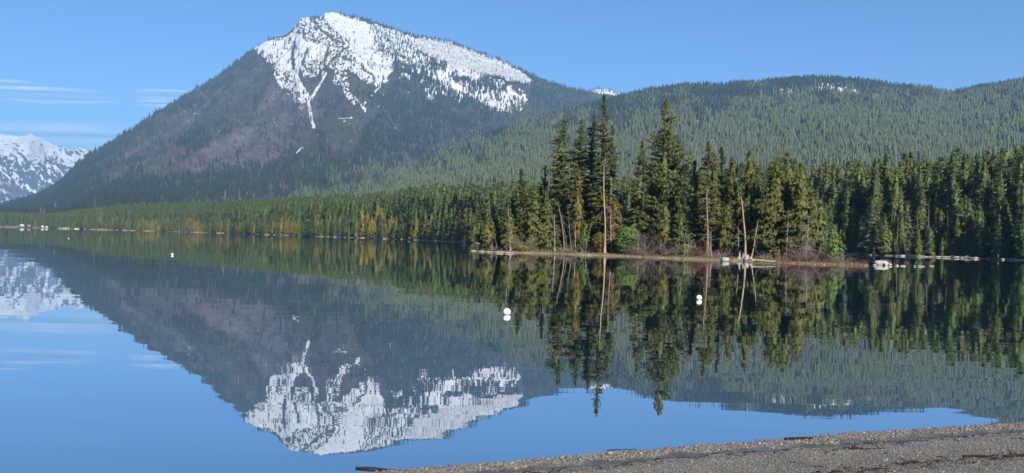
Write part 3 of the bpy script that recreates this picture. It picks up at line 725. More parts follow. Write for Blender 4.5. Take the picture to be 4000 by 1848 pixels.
forest_on('mountain_forest', MV, MFO, 1 / 190.0, (14, 28), allp, 202, hk(-80), hk(2700), 22)

# ------------------------------------------------------------------ the forest along the far shore
TOPL = np.array([k1(x * S, y * S) for x, y in [(-150, 540), (0, 532), (120, 536), (200, 528), (300, 513), (400, 503), (500, 498), (600, 495), (700, 493), (800, 490), (900, 488), (1000, 476), (1040, 455), (1100, 466), (1200, 466),
        (1300, 458), (1400, 466), (1500, 450), (1600, 446), (1700, 438), (1900, 420), (2000, 412), (2100, 405), (2200, 397), (2300, 380), (2400, 368), (2500, 362), (2600, 360), (2900, 340)]])
class Kind: pass
def kind(name, fm, bark, H, Rm, seed, n, lowtuft=1.0, **kw):
    o = Kind(); o.name = name; o.H = H; o.cr = []; o.tr = []; o.pr = []
    for i in range(n):
        r = np.random.default_rng(seed + i)
        c, t_ = conifer(r, H, Rm * r.uniform(0.85, 1.15), tuft=lowtuft, **kw)
        o.cr.append(c.mesh('crown', FM[fm])); o.tr.append(t_.mesh('trunk', BK[bark], True))
        j = MB(); j.add(np.concatenate(c.V), np.concatenate(c.F), 0); j.add(np.concatenate(t_.V), np.concatenate(t_.F), 1)
        o.pr.append(proto('forest_tree', j.mesh('forest_tree', [FM[fm], BK[bark]])))
    return o
KD = {
 'fir':    kind('fir_tree', 'fir', 'brown', 28, 3.9, 300, 5, 1.05, cb=0.10, style='fir', nbh=8.0, k=2, core=0.86, dead=0.5),
 'dark':   kind('fir_tree', 'dark', 'brown', 30, 4.1, 320, 4, 1.05, cb=0.14, style='fir', nbh=8.0, k=2, core=0.86, dead=0.6),
 'bright': kind('fir_tree', 'bright', 'brown', 24, 3.7, 340, 3, 1.05, cb=0.06, style='fir', nbh=8.0, k=2, core=0.86, dead=0.2),
 'olive':  kind('cedar_tree', 'olive', 'brown', 18, 3.2, 360, 3, 0.95, cb=0.04, style='cedar', nbh=9.0, k=2, core=0.86, dead=0.2),
 'yellow': kind('cedar_tree', 'yellow', 'brown', 16, 3.0, 380, 3, 0.95, cb=0.03, style='cedar', nbh=9.0, k=2, core=0.86, dead=0.1),
 'grey':   kind('bare_tree', 'grey', 'grey', 18, 2.6, 400, 3, 0.7, cb=0.25, style='column', nbh=5.0, k=1, dead=1.4, gap=0.45),
}
snags = []
for i in range(4):
    r = np.random.default_rng(430 + i); b_, t_ = snag(r, 16, (r.uniform(-1.5, 1.5), 0), 0.3, 0.2, 26, 2.2, 0.25, 0.2, 0.35)
    snags.append((b_.mesh('branches', BK['grey']), t_.mesh('trunk', BK['grey'], True)))

LB = {
 'fir_r':    ('tall green fir in the dense forest wall behind the right shore', 'fir tree', 'green firs of the right shore forest'),
 'dark_r':   ('very dark tall fir in the dense forest wall behind the right shore', 'fir tree', 'dark firs of the right shore forest'),
 'bright_r': ('fresh green young fir at the foot of the right shore forest wall', 'fir tree', 'young firs of the right shore forest'),
 'olive_r':  ('olive brown cedar low in front of the right shore forest wall', 'cedar tree', 'olive cedars of the right shore forest'),
 'yellow_r': ('yellowish small cedar in front of the dark right shore forest', 'cedar tree', 'yellow cedars of the right shore forest'),
 'grey_r':   ('grey bare half dead tree at the front of the right shore forest', 'bare tree', 'bare trees of the right shore forest'),
 'fir_m':    ('mid green fir in the forest belt along the far shore below the mountain', 'fir tree', 'green firs of the far shore belt'),
 'dark_m':   ('dark fir in the forest belt along the far shore below the mountain', 'fir tree', 'dark firs of the far shore belt'),
 'bright_m': ('light green fir in the forest belt along the far shore below the mountain', 'fir tree', 'light firs of the far shore belt'),
 'olive_m':  ('olive cedar at the water edge of the far shore below the mountain', 'cedar tree', 'olive cedars of the far shore belt'),
 'yellow_m': ('golden yellow cedar at the water edge of the far shore below the mountain', 'cedar tree', 'yellow cedars of the far shore belt'),
 'grey_m':   ('grey leafless tree at the water edge of the far shore below the mountain', 'bare tree', 'bare trees of the far shore belt'),
}
ORD = ['first', 'second', 'third', 'fourth', 'fifth', 'sixth', 'seventh', 'eighth', 'ninth', 'tenth', 'eleventh', 'twelfth', 'thirteenth', 'fourteenth', 'fifteenth', 'sixteenth', 'seventeenth', 'eighteenth', 'nineteenth', 'twentieth',
       'twenty-first', 'twenty-second', 'twenty-third', 'twenty-fourth', 'twenty-fifth', 'twenty-sixth', 'twenty-seventh', 'twenty-eighth', 'twenty-ninth', 'thirtieth']
LOOK = {'fir': 'mid green fir', 'dark': 'very dark fir', 'bright': 'fresh light green fir', 'olive': 'olive cedar', 'yellow': 'golden yellow cedar', 'grey': 'grey bare tree'}
def zone(px):
    for lim, w in [(420, 'on far shore near dock'), (780, 'on far shore above small pale buoy'), (1150, 'on far shore left of summit couloir'), (1500, 'on far shore right of summit couloir'), (1680, 'on far shore left of wooded point'), (2300, 'on far shore beside the point tip'),
                   (3340, 'on right shore behind bright young fir'), (3430, 'on right shore left of big boulder'), (3560, 'on right shore behind big boulder'), (3700, 'on right shore behind small white stone')]:
        if px < lim: return w
    return 'near the right edge of the picture'
PENDING = {}
def later(o, look, px, tail=''):                                   # named once all are placed, counted from the left
    PENDING.setdefault((look, zone(px), tail), []).append((px, o))
def name_all():
    for (look, z_, tail), L in PENDING.items():
        L.sort(key=lambda q: q[0])
        for i, (p, o) in enumerate(L): o['label'] = ' '.join((f"{look} {z_}" + (f", {ORD[min(i, 29)]} from left" if len(L) > 1 else '')).split())
def tree_from(kd, v, loc, sc, rz, label, cat, group, names=('crown', 'trunk')):
    root = thing(kd.name, label, cat, loc, group, rz, sc)
    obj('crown', kd.cr[v], root); obj('trunk', kd.tr[v], root)
    return root
def shore_forest():
    rng = np.random.default_rng(77)
    P = []
    def band(p0, p1, s0, s1, spacing, n_cap=20000):
        a, b = hk(p0), hk(p1)
        ks = np.linspace(a, b, 200); Dm = shoreD(ks); ln = np.hypot(np.diff(ks * Dm), np.diff(Dm)); cum = np.concatenate([[0], np.cumsum(ln)])
        n = int(min(n_cap, cum[-1] * (s1 - s0) / spacing ** 2))
        k = np.interp(rng.uniform(0, cum[-1], n), cum, ks); s = rng.uniform(s0, s1, n); P.append(np.stack([k, s], 1))
    band(-300, 300, 6, 420, 10.5); band(300, 1500, 6, 60, 5.6); band(300, 1500, 60, 330, 8.0)
    band(1500, 2500, 5, 45, 4.8); band(1500, 2500, 45, 250, 6.5)
    band(2500, 4350, 4, 28, 3.9); band(2500, 4350, 28, 170, 5.0)
    band(480, 1900, 1.5, 14, 4.6); band(3050, 4100, 1.2, 9, 2.9)
    P = np.concatenate(P); k, s = P[:, 0], P[:, 1]; D = shoreD(k) + s; z = land_z(k, D)
    n = len(k); px, _ = proj(np.stack([k * D, D, z], 1))
    right = px > 2450
    hmax = CH + np.interp(k, TOPL[:, 0], TOPL[:, 1]) * D - z
    frontw = np.where(right, 16, 26); front = s < frontw
    h = rng.uniform(0.72, 1.12, n) * np.where(right, 32, 29)
    h = np.where(front, h * rng.uniform(0.35, 0.85, n) * (0.6 + 0.4 * s / frontw), h)
    h = np.where(~front, np.minimum(h, hmax * rng.uniform(0.66, 1.06, n)), np.minimum(h, hmax))
    thick = (s < np.where(right, 8, 13)) & (rng.random(n) < .75); h = np.where(thick, rng.uniform(3.5, 11, n) * np.where(right, .8, 1.1), h)
    ok = h > 3
    u = rng.random(n)
    warm = np.clip(fbm(px / 75, px * 0 + 3.3, 12, 3) * 3.0 - 0.85, 0.12, 1.0) * np.where((px > 560) & (px < 1550), 1.1, np.where(px < 480, 0.3, 0.6))
    kindn = np.where(front,
             np.where(right, np.select([u < .34, u < .56, u < .72, u < .82, u < .87], ['fir', 'dark', 'bright', 'olive', 'yellow'], 'grey'),
                      np.where(u < warm * 0.62, 'yellow', np.where(u < warm * 0.88, 'olive', np.where(u < warm * .88 + .10, 'grey', np.where(u < .75, 'fir', 'bright'))))),
             np.where(right, np.select([u < .58, u < .74, u < .90], ['fir', 'dark', 'bright'], 'olive'),
                      np.select([u < .42, u < .55, u < .93], ['fir', 'dark', 'bright'], 'olive')))
    h = np.where((kindn == 'yellow') | (kindn == 'olive'), np.minimum(h, rng.uniform(9, 21, n)), h)
    h = np.where(kindn == 'grey', np.minimum(h, rng.uniform(7, 17, n)), h)
    size = h / D * ok
    vis = (px > 20) & (px < 3990) & ((px < 1840) | (px > 3120)) & (s < np.where(right, 34, 45)) & ok
    score = np.where(vis, size * np.where(right, np.where(front, 1.6, 1.0), np.where(front, 1.9, 1.0)), 0)
    # two thirds of the individuals from the near right wall, the rest from the belt on the left
    ir = np.argsort(-np.where(right, score, 0))[:120]; il = np.argsort(-np.where(~right, score, 0))[:95]
    single = np.zeros(n, bool); single[ir] = True; single[il] = True
    for i in np.nonzero(single)[0]:
        kd = KD[kindn[i]]; v = int(rng.integers(len(kd.cr))); f = h[i] / kd.H; w = f * rng.uniform(0.85, 1.15) * (1.25 if f < 0.6 else 1.0)
        lb = LB[kindn[i] + ('_r' if right[i] else '_m')]
        o = tree_from(kd, v, (k[i] * D[i], D[i], z[i] - 0.15), (w, w, f), rng.uniform(0, 6.28), *lb)
        later(o, ('small ' if h[i] < 11 else 'tall ' if h[i] > 25 else '') + LOOK[kindn[i]], px[i])
    rest = ok & ~single
    protos = []; start = {}
    for kn, kd in KD.items(): start[kn] = (len(protos), len(kd.pr)); protos += kd.pr
    def put(name, sel):
        j = np.nonzero(sel)[0]; idx = np.array([start[kindn[q]][0] + rng.integers(start[kindn[q]][1]) for q in j]); f = np.array([h[q] / KD[kindn[q]].H for q in j])
        w = f * rng.uniform(0.85, 1.2, len(j)) * np.where(f < .6, 1.25, 1.0)
        rot = np.stack([rng.normal(0, .03, len(j)), rng.normal(0, .03, len(j)), rng.uniform(0, 6.28, len(j))], 1)
        scatter(name, np.stack([k[j] * D[j], D[j], z[j] - 0.2], 1), np.stack([w, w, f], 1), rot, idx, protos); print(name, len(j))
    put('right_shore_forest', rest & right); put('far_shore_forest', rest & ~right)
    # dead standing trunks in the front rows
    for i in range(22):
        if i < 9: p = rng.uniform(3300, 3990); g = ('silver dead trunk with bare branch stubs at the edge of the right shore forest', 'dead tree', 'dead trunks along the right shore')
        else: p = rng.uniform(700, 1800); g = ('pale dead trunk standing at the water edge of the far shore belt', 'dead tree', 'dead trunks along the far shore')
        kk = hk(p); s_ = rng.uniform(1.5, 9); Dd = float(shoreD(kk) + s_); v = int(rng.integers(4)); f = rng.uniform(0.4, 1.0)
        root = thing('dead_tree', g[0], g[1], (kk * Dd, Dd, float(land_z(kk, Dd)) - 0.1), g[2], rng.uniform(0, 6.28), (f * .6, f * .6, f))
        obj('branches', snags[v][0], root); obj('trunk', snags[v][1], root); later(root, 'grey dead trunk', p)
shore_forest()

# ------------------------------------------------------------------ the wooded point in the lake
FRONT = [(1836, 980), (1862, 981), (1925, 985), (2014, 988), (2153, 991), (2361, 999), (2493, 1004), (2682, 1012), (2808, 1017), (2903, 1020.2), (2971, 1023.6), (3043, 1026.8), (3130, 1030.2), (3221, 1033), (3310, 1036), (3396, 1039)]
WID = [1.5, 8, 18, 30, 42, 46, 46, 42, 38, 34, 30, 26, 20, 12, 6, 1.5]
FX = np.array([p[0] for p in FRONT], float)
FG = np.array([ground(*p) for p in FRONT])
def frontP(px):
    return np.array([np.interp(px, FX, FG[:, 0]), np.interp(px, FX, FG[:, 1])])
def point_z(px, off):
    w = np.interp(px, FX, WID); hi = np.interp(px, [1836, 1900, 2000, 3000, 3100, 3220, 3396], [0.12, 0.25, 0.62, 0.62, 0.45, 0.28, 0.10])
    return hi * (1 - np.exp(-np.maximum(off, 0) / 2.2)) * np.clip((w - off) / 3.0 + 0.2, 0, 1)
def on_point(px, off):
    p = frontP(px); y = p[1] + off; return np.array([p[0] * y / p[1], y, float(point_z(px, off))])
def build_point():
    n = 420; a = np.linspace(FX[0], FX[-1], n); q = np.array([frontP(p) for p in a]); w = np.interp(a, FX, WID)
    b = np.concatenate([[-1.2, -0.4, -0.1], np.linspace(0, 1, 26) ** 1.5]); rows = []; edge = []
    wob = (fbm(a / 22, a * 0, 91, 3) - 0.5) * 1.3
    for t_ in b:
        off = np.where(t_ < 0, t_ * 2.0, t_ * w); y = q[:, 1] + off + wob * (1 - np.clip(t_, 0, 1)); x = q[:, 0] * y / q[:, 1]
        z = point_z(a, off) + (fbm(x * 0.8, y * 0.8, 17, 3) - 0.5) * 0.25 * np.clip(off / 2, 0, 1) + np.where(t_ < 0, t_ * 0.5, 0.03)
        if t_ >= 1: z = z * 0 - 0.3
        rows.append(np.stack([x, y, z], 1)); edge.append(np.clip(1 - off / 2.0, 0, 1) * (off > -3) * np.where(a > 3060, 0.45, 0.9) * (0.5 + fbm(a / 30, a * 0 + t_, 4, 3)))
    V = np.concatenate(rows); m = tag(obj('wooded_point_ground', mesh('wooded_point_ground', V, grid_faces(len(b), n), LANDM2, smooth=True, attrs={'edge': np.concatenate(edge)})), kind='structure')
t = NT('point_soil'); p_ = t.pos(); n2 = t.noise(1.2, 4, p_)
col = t.mix(t.noise(0.4, 4, p_), (0.045, 0.035, 0.024), (0.10, 0.075, 0.05)); col = t.mix(t.attr('edge'), col, t.mix(n2, (0.17, 0.13, 0.07), (0.33, 0.27, 0.17)))
LANDM2 = t.done(t.bsdf(col, 0.95, 0.05, n2, 0.6, 0.15))
build_point()

rngI = np.random.default_rng(55)
def itree(name, label, cat, bpx, off, tpx, tpy, hw, cb, style, fm, bark, seed, group=None, hook=False, **kw):
    b = on_point(bpx, off); D = b[1]; top = at(tpx, tpy, D); H = top[2] - b[2]; r = np.random.default_rng(seed)
    args = dict(tuft=0.40, k=5, dens=1.3, nbh=11.0, core={'fir': .74, 'cedar': .72, 'pine': .25, 'column': .22}[style]); args.update(kw)
    c, t_ = conifer(r, H, hw * D / F, cb=cb, style=style, lean=(top[0] - b[0], 0), **args)
    root = thing(name, label, cat, tuple(b - [0, 0, 0.1]), group)
    obj('crown', c.mesh('crown', FM[fm]), root); obj('trunk', t_.mesh('trunk', BK[bark], True), root)
    return root, c, t_
IT = [
 ('fir_tree', 'small dark fir at the left tip of the wooded point', 'fir tree', 1885, 7, 1880, 770, 26, .12, 'column', 'dark', 'dark', dict(gap=.3)),
 ('fir_tree', 'short dark fir left of the forked pale snag on the point', 'fir tree', 1962, 9, 1962, 752, 24, .15, 'column', 'dark', 'dark', dict(gap=.2)),
 ('fir_tree', 'slim grey-brown fir rising left of the bushy green tree', 'fir tree', 2040, 8, 2036, 660, 33, .18, 'column', 'olive', 'brown', dict(gap=.3, dead=1.2)),
 ('cedar_tree', 'bushy olive green cedar spreading to the ground left on the point', 'cedar tree', 2088, 6, 2084, 716, 58, .03, 'cedar', 'olive', 'brown', dict()),
 ('cedar_tree', 'wide low olive cedar between bushy cedar and first tall fir', 'cedar tree', 2140, 5, 2138, 770, 52, .03, 'cedar', 'olive', 'brown', dict()),
 ('pine_tree', 'thin half bare pine with flat tuft top, left of tall firs', 'pine tree', 2120, 14, 2130, 650, 17, .72, 'pine', 'olive', 'dark', dict(gap=.3, nbh=7, dead=.9)),
 ('fir_tree', 'first tall fir from the left with broken bare spire leaning right', 'fir tree', 2168, 9, 2203, 440, 60, .06, 'column', 'fir', 'dark', dict(gap=.16, bare_top=.05, dens=1.6)),
 ('fir_tree', 'second tall fir from the left, ragged narrow crown with gaps', 'fir tree', 2252, 12, 2272, 466, 54, .10, 'column', 'fir', 'dark', dict(gap=.2, dens=1.6)),
 ('cedar_tree', 'rusty brown cedar in front of the second tall fir', 'cedar tree', 2258, 5, 2257, 655, 40, .05, 'cedar', 'rust', 'brown', dict(gap=.2)),
 ('fir_tree', 'thin black-stemmed fir with open crown left of the tallest tree', 'fir tree', 2300, 14, 2320, 446, 46, .16, 'column', 'dark', 'dark', dict(gap=.32, dens=1.6)),
 ('fir_tree', 'tallest fir of the point, ragged top reaching above the saddle', 'fir tree', 2338, 9, 2362, 366, 48, .14, 'column', 'olive', 'dark', dict(gap=.32, dead=1.3)),
 ('fir_tree', 'leaning ragged fir with hooked dead boughs right of the tallest', 'fir tree', 2378, 10, 2394, 492, 46, .14, 'column', 'fir', 'dark', dict(gap=.36, dead=1.4)),
 ('cedar_tree', 'yellow-brown drooping cedar right of the white-topped snag', 'cedar tree', 2405, 6, 2402, 770, 46, .06, 'cedar', 'rust', 'brown', dict(gap=.22)),
 ('cedar_tree', 'golden cedar above the round green bush', 'cedar tree', 2445, 7, 2442, 815, 34, .10, 'cedar', 'yellow', 'brown', dict(gap=.22)),
 ('pine_tree', 'slender pine with reddish stem right of the round green bush', 'pine tree', 2489, 5, 2508, 550, 40, .22, 'column', 'fir', 'pine', dict(gap=.26, dead=1.4)),
 ('fir_tree', 'very dark fir tucked left of the broad tall pine', 'fir tree', 2550, 14, 2546, 655, 46, .05, 'fir', 'dark', 'dark', dict()),
 ('pine_tree', 'broad tall pine with dense clumped crown, second highest of the point', 'pine tree', 2585, 9, 2605, 385, 74, .12, 'pine', 'fir', 'pine', dict(gap=.22, dens=1.5)),
 ('cedar_tree', 'grey-green low cedar below the broad tall pine', 'cedar tree', 2600, 4, 2598, 790, 44, .06, 'cedar', 'olive', 'brown', dict(gap=.2)),
 ('pine_tree', 'pine leaning right with long dark stem beside the broad pine', 'pine tree', 2622, 11, 2652, 524, 62, .40, 'pine', 'fir', 'pine', dict(gap=.30, bow=.2)),
 ('fir_tree', 'full green fir clothed to the ground right of the leaning pine', 'fir tree', 2698, 7, 2715, 628, 62, .03, 'fir', 'fir', 'brown', dict(dens=1.4)),
 ('fir_tree', 'dark young fir with drooping boughs below the leaning pine', 'fir tree', 2660, 4, 2662, 810, 48, .03, 'fir', 'fir', 'brown', dict()),
 ('fir_tree', 'half dead fir with tan bare stem and mossy twigs', 'fir tree', 2764, 5, 2770, 553, 36, .30, 'column', 'olive', 'pine', dict(gap=.48, dead=2.2)),
 ('cedar_tree', 'olive cedar just right of the half dead fir', 'cedar tree', 2792, 9, 2790, 598, 40, .05, 'cedar', 'olive', 'brown', dict(gap=.2)),
 ('fir_tree', 'narrow dark-topped fir between two olive cedars', 'fir tree', 2822, 11, 2818, 574, 38, .08, 'column', 'dark', 'brown', dict(gap=.2)),
 ('cedar_tree', 'small pointed olive cedar left of the white trunk', 'cedar tree', 2858, 10, 2860, 620, 42, .05, 'cedar', 'olive', 'brown', dict(gap=.2)),
 ('cedar_tree', 'low olive cedar with sprays hanging behind the white rock', 'cedar tree', 2838, 7, 2838, 800, 50, .04, 'cedar', 'olive', 'brown', dict(gap=.2)),
 ('cedar_tree', 'tall brown-olive cedar behind the two white trunks', 'cedar tree', 2922, 9, 2931, 584, 56, .06, 'cedar', 'olive', 'brown', dict(gap=.18, dens=1.4)),
 ('cedar_tree', 'low brown cedar at the foot of the white trunks', 'cedar tree', 2958, 9, 2958, 800, 40, .05, 'cedar', 'rust', 'brown', dict(gap=.2)),
 ('cedar_tree', 'massive broad olive cedar right of the white trunks', 'cedar tree', 3020, 8, 3036, 614, 96, .03, 'cedar', 'olive', 'brown', dict(gap=.10, dens=1.7)),
 ('cedar_tree', 'right twin of the massive cedars, rounded dark top', 'cedar tree', 3075, 11, 3080, 599, 96, .03, 'cedar', 'fir', 'brown', dict(gap=.10, dens=1.7)),
 ('cedar_tree', 'yellow-olive cedar on the right flank of the massive cedars', 'cedar tree', 3122, 8, 3134, 642, 84, .04, 'cedar', 'olive', 'brown', dict(gap=.12, dens=1.6)),
 ('cedar_tree', 'green cedar sloping down at the right end of the grove', 'cedar tree', 3172, 8, 3174, 755, 55, .03, 'cedar', 'olive', 'brown', dict(gap=.16)),
 ('fir_tree', 'bright green young fir standing alone at the right end', 'fir tree', 3256, 4, 3257, 880, 46, .02, 'cedar', 'bright', 'brown', dict(gap=.05, dens=1.9, k=4)),
 ('fir_tree', 'small green fir under the rusty brown cedar', 'fir tree', 2285, 4, 2285, 870, 26, .03, 'fir', 'bright', 'brown', dict()),
 ('cedar_tree', 'low dark cedar bending over the left tip of the point', 'cedar tree', 1905, 5, 1905, 850, 42, .03, 'cedar', 'olive', 'brown', dict()),
 ('cedar_tree', 'low bushy cedar beside the forked pale snag', 'cedar tree', 1990, 4, 1992, 815, 40, .03, 'cedar', 'olive', 'brown', dict()),
]
for i, (nm, lb, ct, bpx, off, tpx, tpy, hw, cb, stl, fm, bk, kw) in enumerate(IT):
    itree(nm, lb, ct, bpx, off, tpx, tpy, hw, cb, stl, fm, bk, 900 + i, **kw)
# the crowd behind them
fill = [(1900, 800), (1935, 830), (1975, 790), (2010, 760), (2060, 745), (2110, 740), (2150, 735), (2200, 720), (2235, 745), (2290, 720), (2330, 735), (2365, 760), (2420, 790), (2470, 770), (2520, 740), (2560, 720), (2610, 700), (2650, 720),
        (2690, 700), (2735, 690), (2760, 720), (2800, 700), (2845, 690), (2885, 700), (2960, 690), (3000, 680), (3055, 670), (3100, 690), (3150, 740), (3200, 800)]
FILL = []
for i, (p, ty) in enumerate(fill):
    off = 13 + 9 * rngI.random(); stl = ('fir', 'cedar')[i % 2]; fm = ('dark', 'olive', 'fir')[i % 3]
    nm = 'fir_tree' if stl == 'fir' else 'cedar_tree'
    lb = {'dark': 'dark tree crowded in the shade behind the front trees of the point', 'olive': 'olive tree crowded behind the front trees of the point', 'fir': 'green tree crowded behind the front trees of the point'}[fm]
    FILL.append((fm, p)); root, _, _ = itree(nm, lb, 'tree', p, min(off, float(np.interp(p, FX, WID)) * 0.6), p + rngI.uniform(-6, 6), ty + rngI.uniform(-15, 25), rngI.uniform(36, 52), .04, stl, fm, 'dark', 1000 + i,
          group={'dark': 'dark trees inside the grove', 'olive': 'olive trees inside the grove', 'fir': 'green trees inside the grove'}[fm], k=2, dens=1.0, tuft=.6)
    nth = sum(1 for q in FILL if q[0] == fm) - 1; root['label'] = {'dark': 'dark', 'olive': 'olive', 'fir': 'green'}[fm] + f' tree crowded inside the grove of the point, {ORD[nth]} such from left'

def isnag(label, bpx, off, tpx, tpy, r0, bark, seed, nb=10, bl=1.2, tip=.35, bmin=.3, bow=.15, curl=.4, name='dead_tree'):
    b = on_point(bpx, off); top = at(tpx, tpy, b[1]); r = np.random.default_rng(seed)
    bm, tm = snag(r, top[2] - b[2], (top[0] - b[0], 0), bow, r0, nb, bl, tip, bmin, curl)
    root = thing(name, label, 'dead tree', tuple(b - [0, 0, .1])); obj('trunk', tm.mesh('trunk', BK[bark], True), root)
    if nb: obj('branches', bm.mesh('branches', BK['grey']), root)
isnag('thin leaning dead stem near the left tip of the point', 1946, 3, 1905, 772, .07, 'brown', 1, 8, .8)
isnag('small forked silver snag standing above low cedars on the left', 1984, 3.5, 1986, 795, .11, 'drift', 2, 9, 1.6, .3, .55)
isnag('short bare silver snag at the water edge left on the point', 1992, 1.5, 1988, 930, .09, 'drift', 3, 7, 1.2, .3, .5)
isnag('bleached curly topped snag with ladder of stubs', 2205, 3.5, 2180, 797, .10, 'snag', 4, 16, 1.0, .3, .55, .3, .7)
isnag('tall pale snag with orange foot and curling lower branches', 2364, 2.5, 2357, 640, .15, 'snagmix', 5, 12, 2.2, .25, .2, .12, .7)
isnag('grey tangle of curling dead branches right of the tall pale snag', 2392, 4, 2388, 800, .10, 'snag', 6, 40, 2.6, .3, .25, .2, .9)
isnag('tan dead stem with a drooping skirt of silver twigs', 2770, 3, 2762, 720, .12, 'snag', 7, 46, 2.3, .3, .25, .2, .5)
isnag('short silver stem beside the tan dead stem', 2780, 2.6, 2778, 900, .12, 'grey', 8, 10, 1.4)
isnag('tall smooth white trunk leaning left at the water edge', 2911, 1.6, 2894, 765, .17, 'snag', 9, 9, 1.0, .42, .45, .25)
isnag('thin white trunk leaning right beside the tall white trunk', 2933, 1.6, 2960, 855, .10, 'snag', 10, 6, .6, .4, .5, .12)
isnag('thin dead spire poking above the massive cedars', 3050, 12, 3051, 505, .10, 'dark', 11, 18, .5, .2, .6)
isnag('curling grey dead branches hanging right of the massive cedars', 3150, 4, 3160, 860, .10, 'snag', 12, 46, 2.6, .3, .2, .4, .9)
isnag('grey stem with silver boughs between white trunk and rock', 2880, 4, 2882, 880, .09, 'grey', 13, 26, 1.8, .3, .3, .2, .6)
isnag('thin grey dead stem behind the bare willow shrub', 2600, 3, 2602, 930, .07, 'drift', 14, 8, .7)
isnag('broken grey stem with ferny stubs left of the first tall fir', 2168, 2.6, 2166, 830, .10, 'grey', 15, 30, 1.1, .3, .3, .1, .4)
isnag('thin grey stem between the rusty cedar and the black-stemmed fir', 2252, 3, 2250, 860, .08, 'grey', 16, 12, .8)

rD = np.random.default_rng(77)
for i, p in enumerate(sorted(list(rD.uniform(1910, 2880, 8)) + list(rD.uniform(3000, 3190, 3)))):
    b_ty = rD.uniform(800, 930)
    isnag(f'thin silver dead sapling at the water edge of the point, {ORD[i]} from left', p, rD.uniform(1.6, 3.2), p + rD.uniform(-30, 30), b_ty, rD.uniform(.035, .055), 'grey', 300 + i, int(rD.integers(14, 30)), rD.uniform(.7, 1.5), .3, rD.uniform(.15, .5), .2, .6)
# bushes
def ibush(name, label, px, off, H, Rm, n, mat, seed, r=.02, group=None):
    b = on_point(px, off); root = thing(name, label, 'shrub', tuple(b - [0, 0, .05]), group)
    obj('stems', shrub(np.random.default_rng(seed), H, Rm, n, r).mesh('stems', BK[mat]), root)
ibush('bare_shrub', 'big bare grey-brown willow shrub below the broad tall pine', 2540, 2.5, 4.0, 2.4, 70, 'twig', 1, .025)
ibush('bare_shrub', 'bare brown shrub right of the big willow shrub', 2625, 2.5, 2.2, 1.8, 80, 'twig', 2)
ibush('bare_shrub', 'dark red willow shrub left of the half dead fir', 2722, 2.5, 2.0, 1.5, 90, 'redtwig', 3)
ibush('bare_shrub', 'tall reddish willow thicket right of the massive cedars', 3140, 2.6, 3.0, 2.8, 75, 'twig', 4)
ibush('bare_shrub', 'red willow thicket left of the bright young fir', 3195, 2.0, 1.5, 2.2, 70, 'redtwig', 5)
ibush('bare_shrub', 'brownish red low thicket at the foot of the cedars', 3110, 1.8, 1.5, 1.9, 55, 'redtwig', 6)
ibush('bare_shrub', 'thin bare shrub right of the bright young fir', 3285, 2.0, 1.8, 1.4, 60, 'twig', 7)
ibush('bare_shrub', 'small red willow tuft on the low grassy spit', 3360, 1.6, 1.0, 0.8, 60, 'redtwig', 8, .012)
ibush('bare_shrub', 'bare twiggy shrub near the left tip of the point', 2045, 2.6, 2.6, 2.0, 80, 'twig', 9)
ibush('bare_shrub', 'forked bare sapling right of the thin white trunk', 2990, 2.2, 1.6, .9, 10, 'grey', 10, .03)
ibush('bare_shrub', 'low grey brush between pine stem and water', 2480, 2.2, 1.6, 1.6, 60, 'twig', 11)
ibush('bare_shrub', 'low grey brush under the rusty brown cedar', 2235, 2.2, 1.5, 1.8, 70, 'twig', 12)
ibush('bare_shrub', 'low grey brush behind the small white boulder', 2800, 3.0, 1.2, 1.8, 60, 'twig', 13, .015)
def leafbush(name, label, px, off, H, Rm, fm, seed, dens=3.0, tf=.4):
    b = on_point(px, off); r = np.random.default_rng(seed); root = thing(name, label, 'bush', tuple(b - [0, 0, .1]))
    N = int(900 * dens); d = r.normal(0, 1, (N, 3)); d /= np.linalg.norm(d, axis=1, keepdims=True); rad = r.uniform(.35, 1, N) ** .5 * (0.72 + 0.5 * fbm(d[:, 0] * 2.2 + 5, d[:, 2] * 2.2 + d[:, 1] * 2, seed, 2))
    P = d * rad[:, None] * [Rm, Rm, H * .5] + [0, 0, H * .5]; P[:, 2] = np.maximum(P[:, 2], .05)
    m = MB(); V, Fc = tufts(P, d * .6 + [0, 0, .3], np.full(N, tf), r, 2); m.add(V, Fc); obj('leaves', m.mesh('leaves', FM[fm]), root)
    s_ = MB()
    for j in range(9): s_.tube([[0.1 * math.cos(j), .1 * math.sin(j), 0], [Rm * .3 * math.cos(j), Rm * .3 * math.sin(j), H * .3], [Rm * .6 * math.cos(j), Rm * .6 * math.sin(j), H * .7]], [.04, .03, .015], 4, 0, False)
    obj('stems', s_.mesh('stems', BK['brown']), root)
leafbush('green_bush', 'round dense green bush at the water edge by the pine stem', 2447, 2.6, 4.6, 1.75, 'bright', 3)
leafbush('green_bush', 'low yellow-green bush at the left end of the sandy bank', 2034, 1.6, 1.1, 1.0, 'yellow', 4, .8, .3)
leafbush('green_bush', 'orange-brown leafy bush beside the tall pale snag', 2340, 3.0, 3.4, 1.0, 'rust', 5, 1.0)

